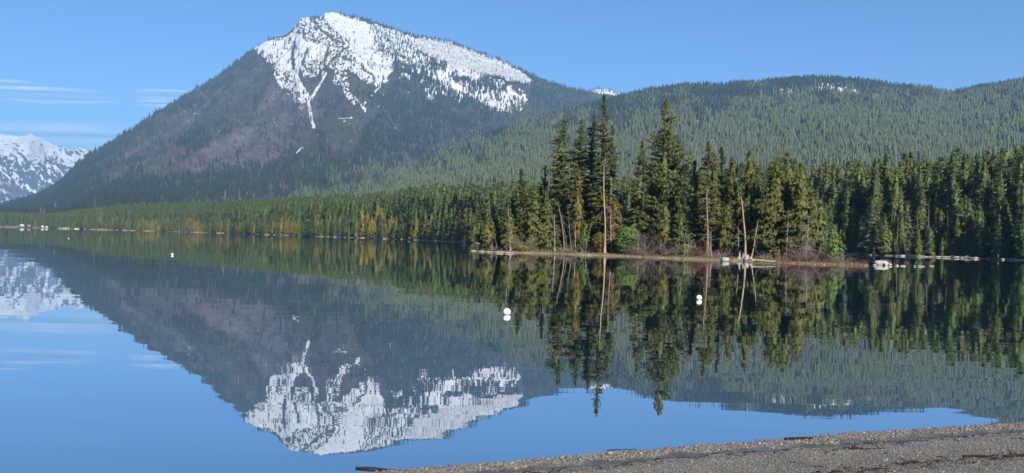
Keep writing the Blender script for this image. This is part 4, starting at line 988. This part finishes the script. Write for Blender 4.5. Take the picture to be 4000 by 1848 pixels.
# dry grass on the bank
def blades(name, mat, spans, n, seed, hgt):
    r = np.random.default_rng(seed); V = []
    for (p0, p1, o0, o1) in spans:
        for j in range(int(n * (p1 - p0) / 100)):
            b = on_point(r.uniform(p0, p1), r.uniform(o0, o1)); h = hgt * r.uniform(.5, 1.2); w = r.uniform(.02, .05); a = r.uniform(0, 3.14); l = r.normal(0, .3, 2) * h
            V += [b + [-w * math.cos(a), -w * math.sin(a), -.03], b + [w * math.cos(a), w * math.sin(a), -.03], b + [l[0], l[1], h]]
    V = np.array(V); tag(obj(name, mesh(name, V, np.arange(len(V)).reshape(-1, 3), mat)), kind='stuff')
blades('dry_grass', plain('straw', (0.28, 0.22, 0.11), .9, .05, .25), [(2030, 3060, .2, 3.2), (3060, 3390, .1, 1.3)], 190, 5, .22)
blades('red_grass', plain('rusty_sedge', (0.20, 0.135, 0.085), .9, .05, .25), [(3050, 3330, 1.0, 3.5), (3330, 3392, .4, 2.0)], 260, 6, .42)
blades('undergrowth', BK['twig'], [(1900, 3050, 2.5, 9)], 170, 7, .9)

# ------------------------------------------------------------------ stones, logs, stumps
def rock_mesh(seed, d, mat, cut=-.25, sub=3, rough=.2, name='rock'):
    import bmesh
    bm = bmesh.new(); bmesh.ops.create_icosphere(bm, subdivisions=sub, radius=1.0)
    v = np.array([x.co[:] for x in bm.verts]); s_ = seed * 13.7
    f = 1 + rough * (fbm(v[:, 0] * 1.3 + s_, v[:, 1] * 1.3 + v[:, 2] * .9 + s_, seed, 3) - .5) * 2 + rough * .5 * (fbm(v[:, 1] * 3 + s_, v[:, 2] * 3 + v[:, 0], seed + 3, 2) - .5) * 2
    v = np.sign(v) * np.abs(v) ** .8 * f[:, None] * np.array(d) / 2; v[:, 2] = np.maximum(v[:, 2], cut * d[2])
    Fc = np.array([[q.index for q in f_.verts] for f_ in bm.faces]); bm.free()
    return mesh(name, v, Fc, mat, smooth=True)
def rock(label, px, py, w, h, dp, mat, seed, group=None, name='boulder', cat='boulder', z=0.0, sink=.2, **kw):
    p = ground(px, py, z); s_ = p[1] / F
    o = obj(name, rock_mesh(seed, (w * s_, dp, h * s_ * (1 + sink) ), mat, **kw)); o.location = (p[0], p[1] + dp * .3, z + h * s_ * (.5 - sink * .5)); o.rotation_euler = (0, 0, 0)
    return tag(o, label, cat, group)
# the big pale boulder off the spit: flat top, sloping right shoulder
def big_boulder():
    p = ground(3452, 1036.5); s_ = p[1] / F; prof = [(-29, 0), (-31, 8), (-29.5, 13), (-23, 18), (-5, 19), (14, 18.2), (19, 16), (27, 8), (31, 1.5), (31, -3), (-27, -3)]
    n = len(prof); ys = np.linspace(-1, 1, 9); V = []
    r = np.random.default_rng(3)
    pr = np.array(prof, float)
    # refine the outline
    pr = np.concatenate([pr[i] + (pr[(i + 1) % n] - pr[i]) * f for i in range(n) for f in (0, .25, .5, .75)]).reshape(-1, 2); n = len(pr)
    for y in ys:
        sc = (1 - abs(y) ** 2.6 * .75); q = pr * [sc * .96 + .04 * sc, sc] + (fbm(pr[:, 0] / 7 + y * 2, pr[:, 1] / 7 + y, 8, 3)[:, None] - .5) * 2.2
        V.append(np.stack([q[:, 0] * s_, np.full(n, y * .75), q[:, 1] * s_], 1))
    V = np.concatenate(V); i = np.arange(len(ys) - 1)[:, None] * n; j = np.arange(n)[None]; j2 = (j + 1) % n
    Fq = np.stack([i + j, i + j2, i + n + j2, i + n + j], -1).reshape(-1, 4)
    m = MB().add(V, Fq); b0 = m.n; m.add(np.array([[0, -.75, 8 * s_], [0, .75, 8 * s_]]), np.zeros((0, 3), int))
    m.F.append(np.concatenate([np.stack([np.full(n, b0), (np.arange(n) + 1) % n, np.arange(n)], 1), np.stack([np.full(n, b0 + 1), (len(ys) - 1) * n + np.arange(n), (len(ys) - 1) * n + (np.arange(n) + 1) % n], 1)])); m.m.append(np.zeros(2 * n, int))
    o = obj('boulder', m.mesh('boulder', ST_W, True)); o.location = (p[0], p[1] + .7, 0); tag(o, 'big flat-topped whitish boulder in the water off the spit', 'boulder')
big_boulder()
rock('small pale boulder awash left of the big flat-topped boulder', 3417, 1037.5, 17, 5, .7, ST_W, 2)
rock('tan stone awash against the right end of the big boulder', 3478, 1037.5, 17, 8, .6, ST_T, 3)
rock('grey-tan flat stone right of the big boulder', 3505, 1039, 15, 4.5, .6, ST_T, 4)
rock('low tan stone slab farther right of the big boulder', 3528, 1040, 24, 4, .5, ST_T, 5)
rock('small round white stone alone in the water right of the boulders', 3573, 1041.5, 7, 5, .3, ST_W, 6)
rock('flat stone beside the small round white stone', 3598, 1041.5, 30, 4, .6, ST_T, 7)
rock('flat stone at the far right of the boulder chain', 3640, 1040, 18, 3, .5, ST_T, 8)
rock('white humped boulder at the water edge left of the white trunks', 2834, 1021.5, 32, 15, 1.1, ST_W, 9, sink=.3)
rock('pale stone behind the white humped boulder', 2812, 1016, 12, 7, .6, ST_T, 10)
rock('tiny white stone on the edge of the grassy spit', 3183, 1034, 6, 3, .2, ST_W, 11)
rock('tiny white stone farther right on the grassy spit', 3219, 1036, 7, 3, .2, ST_W, 12)
for i, (px, py, w, h, lb) in enumerate([(1850, 981, 22, 5, 'leftmost pale slab at the left tip of the point'), (1880, 984, 28, 6, 'second pale slab from the left tip'), (1911, 986, 28, 5, 'third pale slab from the left tip'),
        (1950, 988, 36, 7, 'long white slab left of the yellow-green bush'), (1990, 990, 40, 7, 'long white slab beside the yellow-green bush'), (2300, 998, 24, 5, 'pale flat stone on the bank left of the tall pale snag'), (2275, 997, 14, 4, 'small pale stone on the bank below the rusty cedar')]):
    rock(lb, px, py, w, h * .8, .9, ST_T, 20 + i, sink=.1)
LASTLOG = [None]
def log(name, label, A, B, r, mat, group=None, stubs=0, seed=0, cat='log', bend=.04):
    A = np.array(A, float); B = np.array(B, float); L = np.linalg.norm(B - A); u = np.linspace(0, 1, 8)[:, None]; rr = np.random.default_rng(seed)
    mid = (A + B) / 2; P = (A * (1 - u) + B * u) - mid + np.sin(u * math.pi * 1.3) * np.array([[0, bend * L, bend * .4 * L]]) + rr.normal(0, .006 * L, (8, 3))
    m = MB().tube(P, r * (np.linspace(1, .65, 8) + rr.normal(0, .06, 8)), 8)
    o = obj(name, m.mesh(name, BK[mat], True)); o.location = mid; tag(o, label, cat, group); LASTLOG[0] = o
    for j in range(stubs):
        s_ = MB(); q = P[1 + j % 6]; d = rr.normal(0, 1, 3) * [1, .6, 0] + [0, 0, rr.uniform(.4, 1.2)]; d /= np.linalg.norm(d)
        s_.tube([q, q + d * r * 3, q + d * r * 6 + rr.normal(0, r, 3)], [r * .35, r * .25, r * .12], 5); obj('branch_stub', s_.mesh('branch_stub', BK[mat]), o)
    return o
log('log', 'fallen tan log on the bank right of the thin white trunk', ground(2940, 1017, .38), ground(3038, 1024, .26), .20, 'snag', seed=1, bend=.006)
log('log', 'pale fallen log on the bank left of the rusty cedar', on_point(2215, 2) + [0, 0, .35], on_point(2243, 2) + [0, 0, .15], .12, 'drift', seed=2)
log('log', 'thin silver log leaning over the bank by the red willow', on_point(2672, 3) + [0, 0, 1.7], on_point(2722, 3) + [0, 0, 1.2], .07, 'drift', seed=3)
log('log', 'dark fallen trunk slanting at the left tip of the point', on_point(1900, 3) + [0, 0, .2], on_point(1935, 4) + [0, 0, 2.4], .16, 'dark', stubs=3, seed=4)
def stump(label, px, off, H, r, mat, seed, lean):
    b = on_point(px, off); m = MB(); m.tube([[0, 0, -.1], [lean * .2, 0, H * .4], [lean * .1, 0, H * .7], [lean, 0, H]], [r * 1.5, r, r * .8, r * .35], 8)
    root = thing('stump', label, 'stump', tuple(b)); obj('trunk', m.mesh('trunk', BK[mat], True), root)
    rr = np.random.default_rng(seed)
    for j in range(5):
        a = j * 1.26 + rr.uniform(0, .5); s_ = MB(); d = np.array([math.cos(a), math.sin(a), 0]); s_.tube([d * r * .5 + [0, 0, H * .25], d * r * 2 + [0, 0, H * .18], d * r * 3.4 + [0, 0, -.05]], [r * .55, r * .4, r * .2], 6); obj('root', s_.mesh('root', BK[mat], True), root)
stump('broad grey root stump at the foot of the tall white trunk', 2917, 1.0, .75, .32, 'drift', 1, .15)
stump('crooked white stump left of the tall white trunk', 2888, 1.2, 1.25, .13, 'drift', 2, .15)
stump('slim pointed grey stump against the tall white trunk', 2902, .9, 1.0, .16, 'grey', 3, -.05)
# drift logs and stones along the far shores
rngL = np.random.default_rng(12)
logs_r = [(3305, 3350, 994, .18), (3352, 3400, 996, .16), (3398, 3442, 997, .17), (3440, 3482, 998, .2), (3500, 3530, 1001, .2), (3548, 3580, 1003, .22), (3590, 3625, 1002, .24), (3640, 3668, 1004, .2), (3700, 3745, 1006, .2), (3760, 3800, 1008, .24), (3810, 3850, 1010, .16), (3868, 3910, 1012, .2), (3930, 3990, 1014, .18)]
for i, (a, b, y, r) in enumerate(logs_r):
    ka, kb = hk(a), hk(b); Da = float(shoreD(ka)) - .6; Db = float(shoreD(kb)) - .3
    log('driftwood_log', 'bleached drift log stranded along the right shore line', (ka * Da, Da, .22), (kb * Db, Db, .30 if i % 2 else .16), r * rngL.uniform(.5, .9), 'drift', 'drift logs along the right shore', stubs=2 if i % 3 == 0 else 0, seed=30 + i); later(LASTLOG[0], 'bleached stranded drift log', (a + b) / 2)
rk = [rock_mesh(40 + i, (1, .8, .55), (ST_T, ST_G, ST_G)[i % 3], sub=2, name='shore_rock') for i in range(6)]
for i in range(95):
    if i < 34: p = rngL.uniform(3420, 3990); sz = rngL.uniform(.4, 1.5); lb = 'pale shore stone among the drift logs of the right shore'; g = 'stones along the right shore'
    else: p = rngL.uniform(330, 1840); sz = rngL.uniform(.8, 2.0) * np.interp(p, [330, 1800], [1.5, .7]); lb = 'pale shore stone at the water line of the far shore belt'; g = 'stones along the far shore'
    kk = hk(p); D = float(shoreD(kk)) - rngL.uniform(-.8, .6); o = obj('shore_rock', rk[i % 6]); o.location = (kk * D, D, sz * .1); o.scale = (sz * rngL.uniform(.9, 1.8), sz, sz * rngL.uniform(.7, 1.1)); o.rotation_euler = (0, 0, rngL.uniform(0, 6.28)); tag(o, lb, 'stone', g); later(o, 'tan shore stone' if i % 3 == 0 else 'grey shore stone', p)
name_all()

# ------------------------------------------------------------------ buoys
WHITE = plain('white_plastic', (0.80, 0.80, 0.78), .4, .4, .02)
STAIN = plain('algae_stain', (0.34, 0.31, 0.23), .7, .2, .3)
def buoy(label, px, py, Rr, mat=WHITE):
    p = ground(px, py); u = np.linspace(0, math.pi, 25); n = 40; th = np.arange(n) * 2 * math.pi / n
    rr = Rr * np.sin(u); zz = Rr * np.cos(u); rr = rr * (1 - .012 * np.exp(-((zz / Rr) / .05) ** 2)); rr[0] = rr[-1] = 1e-4
    V = np.stack([rr[:, None] * np.cos(th), rr[:, None] * np.sin(th), zz[:, None] + 0 * th], -1).reshape(-1, 3)
    i = np.arange(24)[:, None] * n; j = np.arange(n)[None]; Fq = np.stack([i + j, i + n + j, i + n + (j + 1) % n, i + (j + 1) % n], -1).reshape(-1, 4)
    root = thing('buoy', label, 'buoy', (p[0], p[1] + Rr * .7, Rr * .62)); obj('float', mesh('float', V, Fq, mat, smooth=True), root)
    w_ = MB(); wz = np.array([-.68, -.60, -.50]) * Rr; wr_ = np.sqrt(Rr ** 2 - wz ** 2) * 1.006; Vw = np.stack([wr_[:, None] * np.cos(th), wr_[:, None] * np.sin(th), wz[:, None] + 0 * th], -1).reshape(-1, 3)
    iw = np.arange(2)[:, None] * n; w_.add(Vw, np.stack([iw + j, iw + (j + 1) % n, iw + n + (j + 1) % n, iw + n + j], -1).reshape(-1, 4)); obj('waterline_stain', w_.mesh('waterline_stain', STAIN, True), root)
    e = MB(); a = np.linspace(0, 2 * math.pi, 13); e.tube(np.stack([.16 * Rr * np.cos(a), 0 * a, -Rr * 1.08 + .16 * Rr * np.sin(a)], 1), .035 * Rr, 6, 0, False); obj('mooring_eye', e.mesh('mooring_eye', BK['grey']), root)
buoy('white ball buoy in open water left of the tree reflections, nearest to the beach', 1980, 1229.5, .126)
buoy('white ball buoy floating in the dark tree reflections on the right', 2732, 1171, .127)
buoy('small pale buoy in the green reflections far out on the left', 672, 996.5, .122, plain('cream_plastic', (0.78, 0.72, 0.58), .4, .4, .02))
buoy('tiny yellowish buoy near the left end of the far shore', 268, 932, .12, plain('yellow_plastic', (0.72, 0.60, 0.30), .4, .4, .02))

# ------------------------------------------------------------------ cabins, dock and boats on the far shore
PW = plain('white_paint', (0.78, 0.78, 0.75)); PG = plain('pale_green_paint', (0.50, 0.62, 0.54)); PB = plain('brown_siding', (0.24, 0.16, 0.14)); PR = plain('red_canvas', (0.55, 0.07, 0.05)); RF = plain('grey_roof', (0.30, 0.31, 0.31)); GL = plain('dark_glass', (0.03, 0.04, 0.05), .1, .5); WD = plain('grey_planks', (0.52, 0.50, 0.46))
def cabin(label, px, w, h, d, wall, roof, s_off=6):
    kk = hk(px); D = float(shoreD(kk)) + s_off; root = thing('cabin', label, 'cabin', (kk * D, D, float(land_z(kk, D)) - .2))
    m = MB().box((0, 0, h / 2), (w, d, h)); m.add([[-w / 2, -d / 2, h], [w / 2, -d / 2, h], [0, -d / 2, h * 1.55], [-w / 2, d / 2, h], [w / 2, d / 2, h], [0, d / 2, h * 1.55]], [[0, 1, 2], [3, 5, 4], [0, 2, 5], [0, 5, 3], [1, 4, 5], [1, 5, 2]][:2]); obj('wall', m.mesh('wall', wall), root)
    for sx in (-1, 1):
        r_ = MB(); e = .5; V = np.array([[0, -d / 2 - e, h * 1.55 + .08], [sx * (w / 2 + e), -d / 2 - e, h - .2], [sx * (w / 2 + e), d / 2 + e, h - .2], [0, d / 2 + e, h * 1.55 + .08]]); V = np.concatenate([V, V + [0, 0, .18]])
        r_.add(V, [[0, 1, 2, 3], [7, 6, 5, 4], [0, 4, 5, 1], [1, 5, 6, 2], [2, 6, 7, 3], [3, 7, 4, 0]]); obj('roof', r_.mesh('roof', roof), root)
    for x in (-w * .28, w * .28):
        wi = obj('window', MB().box((x, -d / 2 - .05, h * .58), (w * .2, .1, h * .36)).mesh('window', PW), root); obj('pane', MB().box((x, -d / 2 - .115, h * .58), (w * .16, .04, h * .28)).mesh('pane', GL), wi)
    obj('door', MB().box((0, -d / 2 - .06, h * .36), (w * .14, .12, h * .7)).mesh('door', PB), root)
cabin('pale green cabin at the left end of the far shore', 87, 8.5, 3.4, 6, PG, plain('pale_roof', (0.55, 0.64, 0.58)))
cabin('brown cabin just right of the pale green cabin', 114, 8, 3.2, 6, PB, plain('brown_roof', (0.27, 0.2, 0.19)))
cabin('small white cabin between brown cabin and dock', 167, 4.5, 2.6, 4, PW, RF, 4)
cabin('tiny white shed left of the dock', 183, 4, 2.0, 3, PW, PW, 3)
def dock():
    kk = hk(262); D = float(shoreD(kk)) - 9; L = 27; root = thing('dock', 'long white dock with railing on the far shore', 'dock', (kk * D, D, 0))
    obj('deck', MB().box((0, 0, .75), (L, 3.2, .3)).mesh('deck', WD), root)
    for i in range(9):
        x = -L / 2 + .6 + i * (L - 1.2) / 8; obj('post', MB().tube([[x, -1.5, -1.5], [x, -1.5, 2.3]], .14, 8).mesh('post', PW), root)
    for z in (1.5, 2.25): obj('rail', MB().box((0, -1.5 - .16, z), (L, .12, .22)).mesh('rail', PW), root)
    obj('ramp', MB().box((L / 2 - 3, 5.2, .9), (2.2, 7.2, .2)).mesh('ramp', WD), root)
dock()
def boat(label, px, off, Lb, canvas):
    kk = hk(px); D = float(shoreD(kk)) - off; root = thing('boat', label, 'boat', (kk * D, D, 0)); n = 9; u = np.linspace(0, 1, n); hw = 1.05 * np.sin(np.clip(u * 1.5 + .25, 0, 1.57)) * np.clip((1.02 - u) * 3, 0, 1) ** .6
    V = []
    for i in range(n):
        x = -Lb / 2 + u[i] * Lb; V += [[x, -hw[i], 1.15 + .3 * u[i]], [x, -hw[i] * .7, .1], [x, 0, -.25], [x, hw[i] * .7, .1], [x, hw[i], 1.15 + .3 * u[i]]]
    i = np.arange(n - 1)[:, None] * 5; j = np.arange(4)[None]; Fq = np.stack([i + j, i + j + 1, i + 5 + j + 1, i + 5 + j], -1).reshape(-1, 4)
    m = MB().add(np.array(V), Fq); m.add(np.array(V)[[0, 4, 44, 40]], [[0, 1, 2, 3]]); m.add(np.array(V)[:5], [[0, 1, 2], [0, 2, 3], [0, 3, 4]]); obj('hull', m.mesh('hull', PW), root)
    obj('windscreen', MB().box((Lb * .12, 0, 1.65), (.12, 1.5, .6)).mesh('windscreen', GL), root)
    obj('canopy', MB().box((-Lb * .1, 0, 2.55), (Lb * .5, 1.9, .42)).mesh('canopy', canvas), root)
    for x in (-Lb * .32, Lb * .1):
        for y in (-.85, .85): obj('pole', MB().tube([[x, y, 1.1], [x, y, 2.4]], .05, 6).mesh('pole', PW), root)
boat('left of two white boats with red canopy moored beside the dock', 296, 8, 4.4, PR)
boat('right of two white boats with red canopy, nearest the sandy shore', 307, 7, 4.4, PR)

# ------------------------------------------------------------------ the gravel beach
SHL = [(-60, -14), (-12, 6.0), (-4, 9.3)] + [tuple(ground(*p)[:2]) for p in [(1560, 1843), (1900, 1811), (2300, 1777), (2700, 1744), (3100, 1714), (3400, 1692), (3700, 1673), (3850, 1663), (4000, 1655)]] + [(14, 17.2), (40, 28), (90, 60)]
def beach_d(x, y):
    x = np.asarray(x, float); y = np.asarray(y, float)
    d = line_dist(x, y, SHL); return np.where(in_poly(x, y, SHL + [(90, -300), (-60, -300)]), d, -d)
def beach_z(x, y, fine=True):
    d = beach_d(x, y) + (fbm(np.asarray(x) * .9, np.asarray(y) * .9, 4, 3) - .5) * .12 + (fbm(np.asarray(x) * 5, np.asarray(y) * 5, 14, 2) - .5) * .06
    z = np.where(d > 0, 1.7 * (1 - np.exp(-np.maximum(d, 0) * .09 / 1.7)), d * .2)
    z = z + .035 * np.exp(-((d - 1.05) / .22) ** 2) - .03 * np.exp(-((d - .7) / .2) ** 2)
    return z + (fbm(np.asarray(x) * 3, np.asarray(y) * 3, 6, 3) - .5) * .035 * np.clip(d, 0, 1)
def beach():
    def grd(xs, ys):
        X, Y = np.meshgrid(xs, ys); Z = beach_z(X, Y); return np.stack([X, Y, Z], -1).reshape(-1, 3), grid_faces(*X.shape), beach_d(X, Y).ravel()
    xs = np.concatenate([np.linspace(-60, -2.6, 30), np.arange(-2.5, 9.5, .05), np.linspace(9.6, 90, 40)]); ys = np.concatenate([np.linspace(-80, 7.9, 45), np.arange(8, 16, .05), np.linspace(16.1, 62, 25)])
    V, Fc, d = grd(xs, ys); keep = (V[Fc][:, :, 2].max(1) > -.6); Fc = Fc[keep]
    t = NT('beach_gravel'); p = t.pos(); dd = t.attr('inland')
    fine = t.noise(75, 3, p, .7); mid = t.noise(3.0, 4, p); vor = t('ShaderNodeTexVoronoi', {'feature': 'F1'}, Scale=70.0); t.l.new(p, vor.inputs['Vector'])
    cellr = t('ShaderNodeSeparateColor', None, Color=vor.outputs['Color']).outputs[0]
    peb = t.ramp(cellr, [(0, (.062, .062, .058)), (.35, (.12, .12, .112)), (.7, (.195, .197, .188)), (.93, (.215, .19, .145)), (1, (.45, .42, .38))])
    sand = t.mix(fine, (.060, .064, .074), (.115, .118, .125))
    wob = t.math('ADD', dd, t.mr(mid, .3, .7, -.18, .18))
    wet = t.mr(wob, 0.0, .25, .55, 1.0)
    sandy = t.math('MULTIPLY', t.mr(wob, .40, .52), t.mr(wob, .78, .90, 1, 0))
    col = t.mix(sandy, peb, sand)
    wr = t.math('MULTIPLY', .95, t.math('MAXIMUM', t.math('MULTIPLY', t.mr(wob, .92, 1.02), t.mr(wob, 1.06, 1.18, 1, 0)), t.math('MULTIPLY', t.mr(wob, 2.15, 2.3), t.mr(wob, 2.4, 2.55, 1, 0))))
    col = t.mix(t.math('MULTIPLY', wr, t.mr(t.noise(14, 3, p), .35, .6)), col, (.035, .028, .020))
    wet = t.math('MULTIPLY', wet, t.mr(t.noise(1.1, 4, p, .65), .3, .7, .66, 1.30))
    sc = t('ShaderNodeVectorMath', {'operation': 'SCALE'}); t.l.new(col, sc.inputs[0]); t.l.new(wet, sc.inputs['Scale'])
    m = t.done(t.bsdf(sc.outputs[0], .85, .25, t.math('ADD', t.math('MULTIPLY', vor.outputs['Distance'], -1.0), t.math('MULTIPLY', fine, .4)), .8, .012))
    tag(obj('beach', mesh('beach', V, Fc, m, smooth=True, attrs={'inland': d})), kind='structure')
    # loose pebbles
    r = np.random.default_rng(5); pm = []
    t = NT('pebble_stone'); oc = t.objco(); col = t.ramp(t.rnd(), [(0, (.045, .04, .036)), (.3, (.10, .09, .08)), (.55, (.165, .15, .13)), (.72, (.21, .155, .10)), (.84, (.14, .09, .06)), (.95, (.26, .24, .21)), (1, (.52, .49, .44))])
    col = t.mix(t.mr(t.noise(1.5, 3, oc), .3, .7), col, (.155, .152, .143)); PM = t.done(t.bsdf(col, .75, .3))
    for i in range(6): pm.append(proto('pebble', rock_mesh(70 + i, (1, r.uniform(.6, .9), r.uniform(.4, .65)), PM, cut=-1, sub=1 if i < 3 else 2, rough=.22, name='pebble')))
    N = 330000; x = r.uniform(-3, 9.5, N); y = r.uniform(8.0, 16, N); d = beach_d(x, y); k_ = (d > -.12) & (d < 5.2); x, y, d = x[k_], y[k_], d[k_]
    P = np.stack([x, y, beach_z(x, y)], 1); px, py = proj(P); k_ = (px > 1250) & (px < 4120) & (py < 1890); P, d, px = P[k_], d[k_], px[k_]
    wob = d + (fbm(P[:, 0] * 3, P[:, 1] * 3, 44, 3) - .5) * .5
    sz = np.where(wob < .45, r.gamma(5, .0052, len(d)), np.where(wob < .85, r.gamma(4, .0028, len(d)), r.gamma(4, .0030, len(d))))
    pr = np.where(wob < .45, .55, np.where(wob < .85, .10, .62)); k_ = r.random(len(d)) < pr; P, sz = P[k_], np.clip(sz[k_], .006, .06)
    n = len(P); print('pebbles', n)
    scatter('gravel', P + np.stack([0 * sz, 0 * sz, sz * .12], 1), np.stack([sz, sz, sz], 1), np.stack([r.normal(0, .3, n), r.normal(0, .3, n), r.uniform(0, 6.28, n)], 1), r.integers(0, 6, n), pm)
    # dark wrack: twigs and bark along the old water lines
    m = MB(); N = 13000; x = r.uniform(-2, 9.5, N); y = r.uniform(8, 16, N); d = beach_d(x, y) + (fbm(x * 1.4, y * 1.4, 46, 3) - .5) * .45
    w = np.exp(-((d - 1.05) / .09) ** 2) + np.exp(-((d - 2.35) / .16) ** 2) * (x > 2.5) * 1.2 + .035 * (d > .8); k_ = r.random(N) < w * .60; x, y = x[k_], y[k_]; zz = beach_z(x, y)
    sl_ = math.atan2(3.8, 8.6)
    for a, b, c in zip(x, y, zz):
        l = r.gamma(2.2, .035); th = sl_ + r.normal(0, .6); q = np.array([math.cos(th), math.sin(th), r.normal(0, .15)]) * l / 2; rr = r.uniform(.002, .006)
        m.tube([[a - q[0], b - q[1], c + .012 - q[2] * .3], [a, b, c + .018 + abs(q[2]) * .3], [a + q[0], b + q[1], c + .012 + q[2]]], [rr, rr * 1.1, rr * .6], 4, 0, False)
    tag(obj('debris', m.mesh('debris', BK['wet'])), kind='stuff')
beach()
def bz(px, py):
    z = 0.0
    for _ in range(12): p = ground(px, py, z); z = float(beach_z(p[0:1], p[1:2])[0])
    return np.array([p[0], p[1], max(z, 0)])
def drift(label, a, b, r, mat, seed, lift=0.0, stubs=0, name='driftwood', water=False):
    A = ground(*a, .01) if water else bz(*a); B = ground(*b, .01) if water else bz(*b)
    r *= .68
    return log(name, label, A + [0, 0, r * .6 + lift], B + [0, 0, r * .6 + lift], r, mat, None, stubs, seed, 'driftwood', .02)
drift('black wet log lying on the shingle at the bottom edge, leftmost of the driftwood', (1388, 1849), (1566, 1841), .020, 'wet', 1, 0)
drift('thin brown stick floating just off the gravel edge', (2371, 1762), (2487, 1756), .010, 'wet', 2, 0, 1, water=True)
drift('short black log on the water line at mid beach', (3064, 1722), (3172, 1716), .028, 'wet', 3, .01)
o = drift('thin red-brown stick with upturned end on the upper water line', (3568, 1687), (3716, 1680), .012, 'red', 4, .004)
e = MB(); q = np.array(o.location); b_ = bz(3716, 1680) - q; e.tube([b_ + [0, 0, .012], b_ + [.02, 0, .02], b_ + [.03, 0, .055]], [.012, .013, .015], 6); obj('upturned_end', e.mesh('upturned_end', BK['grey']), o)
drift('blunt dark chunk of wood on the middle wrack line', (3333, 1754), (3372, 1757), .026, 'wet', 5, .004, 2)
drift('long thin dark branch on the middle wrack line', (3374, 1757), (3455, 1752), .012, 'wet', 6)
drift('straight dark log on the gravel near the right edge', (3763, 1788), (3874, 1785), .026, 'wet', 7, .004)
drift('dark broken branch in the lower wrack line', (3526, 1818), (3585, 1806), .020, 'wet', 8, .006, 3)
drift('gnarled dark root in the wrack at the right edge', (3925, 1788), (4010, 1782), .026, 'wet', 9, .004, 4)
drift('thin dark stick on the pale gravel by the right edge', (3950, 1713), (4010, 1714), .012, 'wet', 10)
drift('short dark stick above the bottom edge of the beach', (3180, 1826), (3215, 1823), .012, 'wet', 11)
drift('reddish stick near the bottom edge right of centre', (1990, 1841), (2060, 1838), .010, 'red', 12)
p = bz(2384, 1776); o = obj('cobble', rock_mesh(95, (.062, .05, .042), plain('orange_stone', (0.34, 0.20, 0.09), .7, .3), cut=-1, sub=2, name='cobble')); o.location = p + [0, 0, .016]; tag(o, 'orange-brown cobble at the water edge below the floating stick', 'stone')
def sprig(label, px, py, H, seed):
    p = bz(px, py); root = thing('dry_stalk', label, 'plant', tuple(p)); m = MB(); r = np.random.default_rng(seed)
    for j in range(4):
        a = r.uniform(0, 6.28); l = H * r.uniform(.5, 1); m.tube([[0, 0, 0], [.3 * l * math.cos(a), .3 * l * math.sin(a), .5 * l], [.75 * l * math.cos(a), .6 * l * math.sin(a), l * .9]], [.004, .003, .002], 4, 0, False)
    obj('stems', m.mesh('stems', BK['twig']), root)
sprig('dry bent stalk standing in the gravel near the bottom edge', 3340, 1846, .22, 1); sprig('small dry stalk in the gravel above the lower wrack', 3140, 1812, .12, 2)

# ------------------------------------------------------------------ thin clouds low on the left
def clouds():
    t = NT('thin_cloud'); oc = t.objco()
    mp = t('ShaderNodeMapping', None, Vector=oc); mp.inputs['Scale'].default_value = (1.5, 0.8, 1.2)
    n = t.noise(1.0, 5, mp.outputs[0], .6)
    fl = t('ShaderNodeVectorMath', {'operation': 'MULTIPLY'}); t.l.new(oc, fl.inputs[0]); fl.inputs[1].default_value = (1, 0, 1)
    ln = t('ShaderNodeVectorMath', {'operation': 'LENGTH'}); t.l.new(fl.outputs[0], ln.inputs[0])
    fall = t('ShaderNodeMapRange', {'interpolation_type': 'SMOOTHSTEP'}, Value=ln.outputs['Value']); fall.inputs[1].default_value = 0.05; fall.inputs[2].default_value = 0.98; fall.inputs[3].default_value = 1; fall.inputs[4].default_value = 0
    f = t.math('MULTIPLY', t.math('MULTIPLY', t.mr(n, .25, .75), fall.outputs[0]), .33)
    d = t('ShaderNodeBsdfTranslucent'); d.inputs['Color'].default_value = (.9, .9, .9, 1); d2 = t('ShaderNodeBsdfDiffuse'); d2.inputs['Color'].default_value = (.9, .9, .9, 1)
    iso = t('ShaderNodeCombineXYZ', None, X=0.2, Y=-0.75, Z=0.6); t.l.new(iso.outputs[0], d2.inputs['Normal']); t.l.new(iso.outputs[0], d.inputs['Normal'])   # ice cloud scatters light every way
    mx = t('ShaderNodeMixShader', None, i0=.85, i1=d.outputs[0], i2=d2.outputs[0]); tr = t('ShaderNodeBsdfTransparent')
    m = t.done(t('ShaderNodeMixShader', None, i0=f, i1=tr.outputs[0], i2=mx.outputs[0]))
    V = []; n1, n2 = 40, 24
    import bmesh
    bm = bmesh.new(); bmesh.ops.create_icosphere(bm, subdivisions=5, radius=1.0); me = bpy.data.meshes.new('cloud'); bm.to_mesh(me); bm.free(); me.materials.append(m)
    for q in me.polygons: q.use_smooth = True
    for i, (x0, x1, y, th) in enumerate([(-90, 330, 240, 17), (-60, 120, 212, 11), (310, 540, 238, 12), (320, 470, 260, 11), (-100, 440, 340, 34)]):
        D = 30000.0; c = at((x0 + x1) / 2 * S, y * S, D); w = (x1 - x0) / 2 * S * D / F; h = th * S * D / F
        o = obj('cloud', me); o.location = c; o.scale = (w, w * .5, h); tag(o, kind='stuff')
clouds()
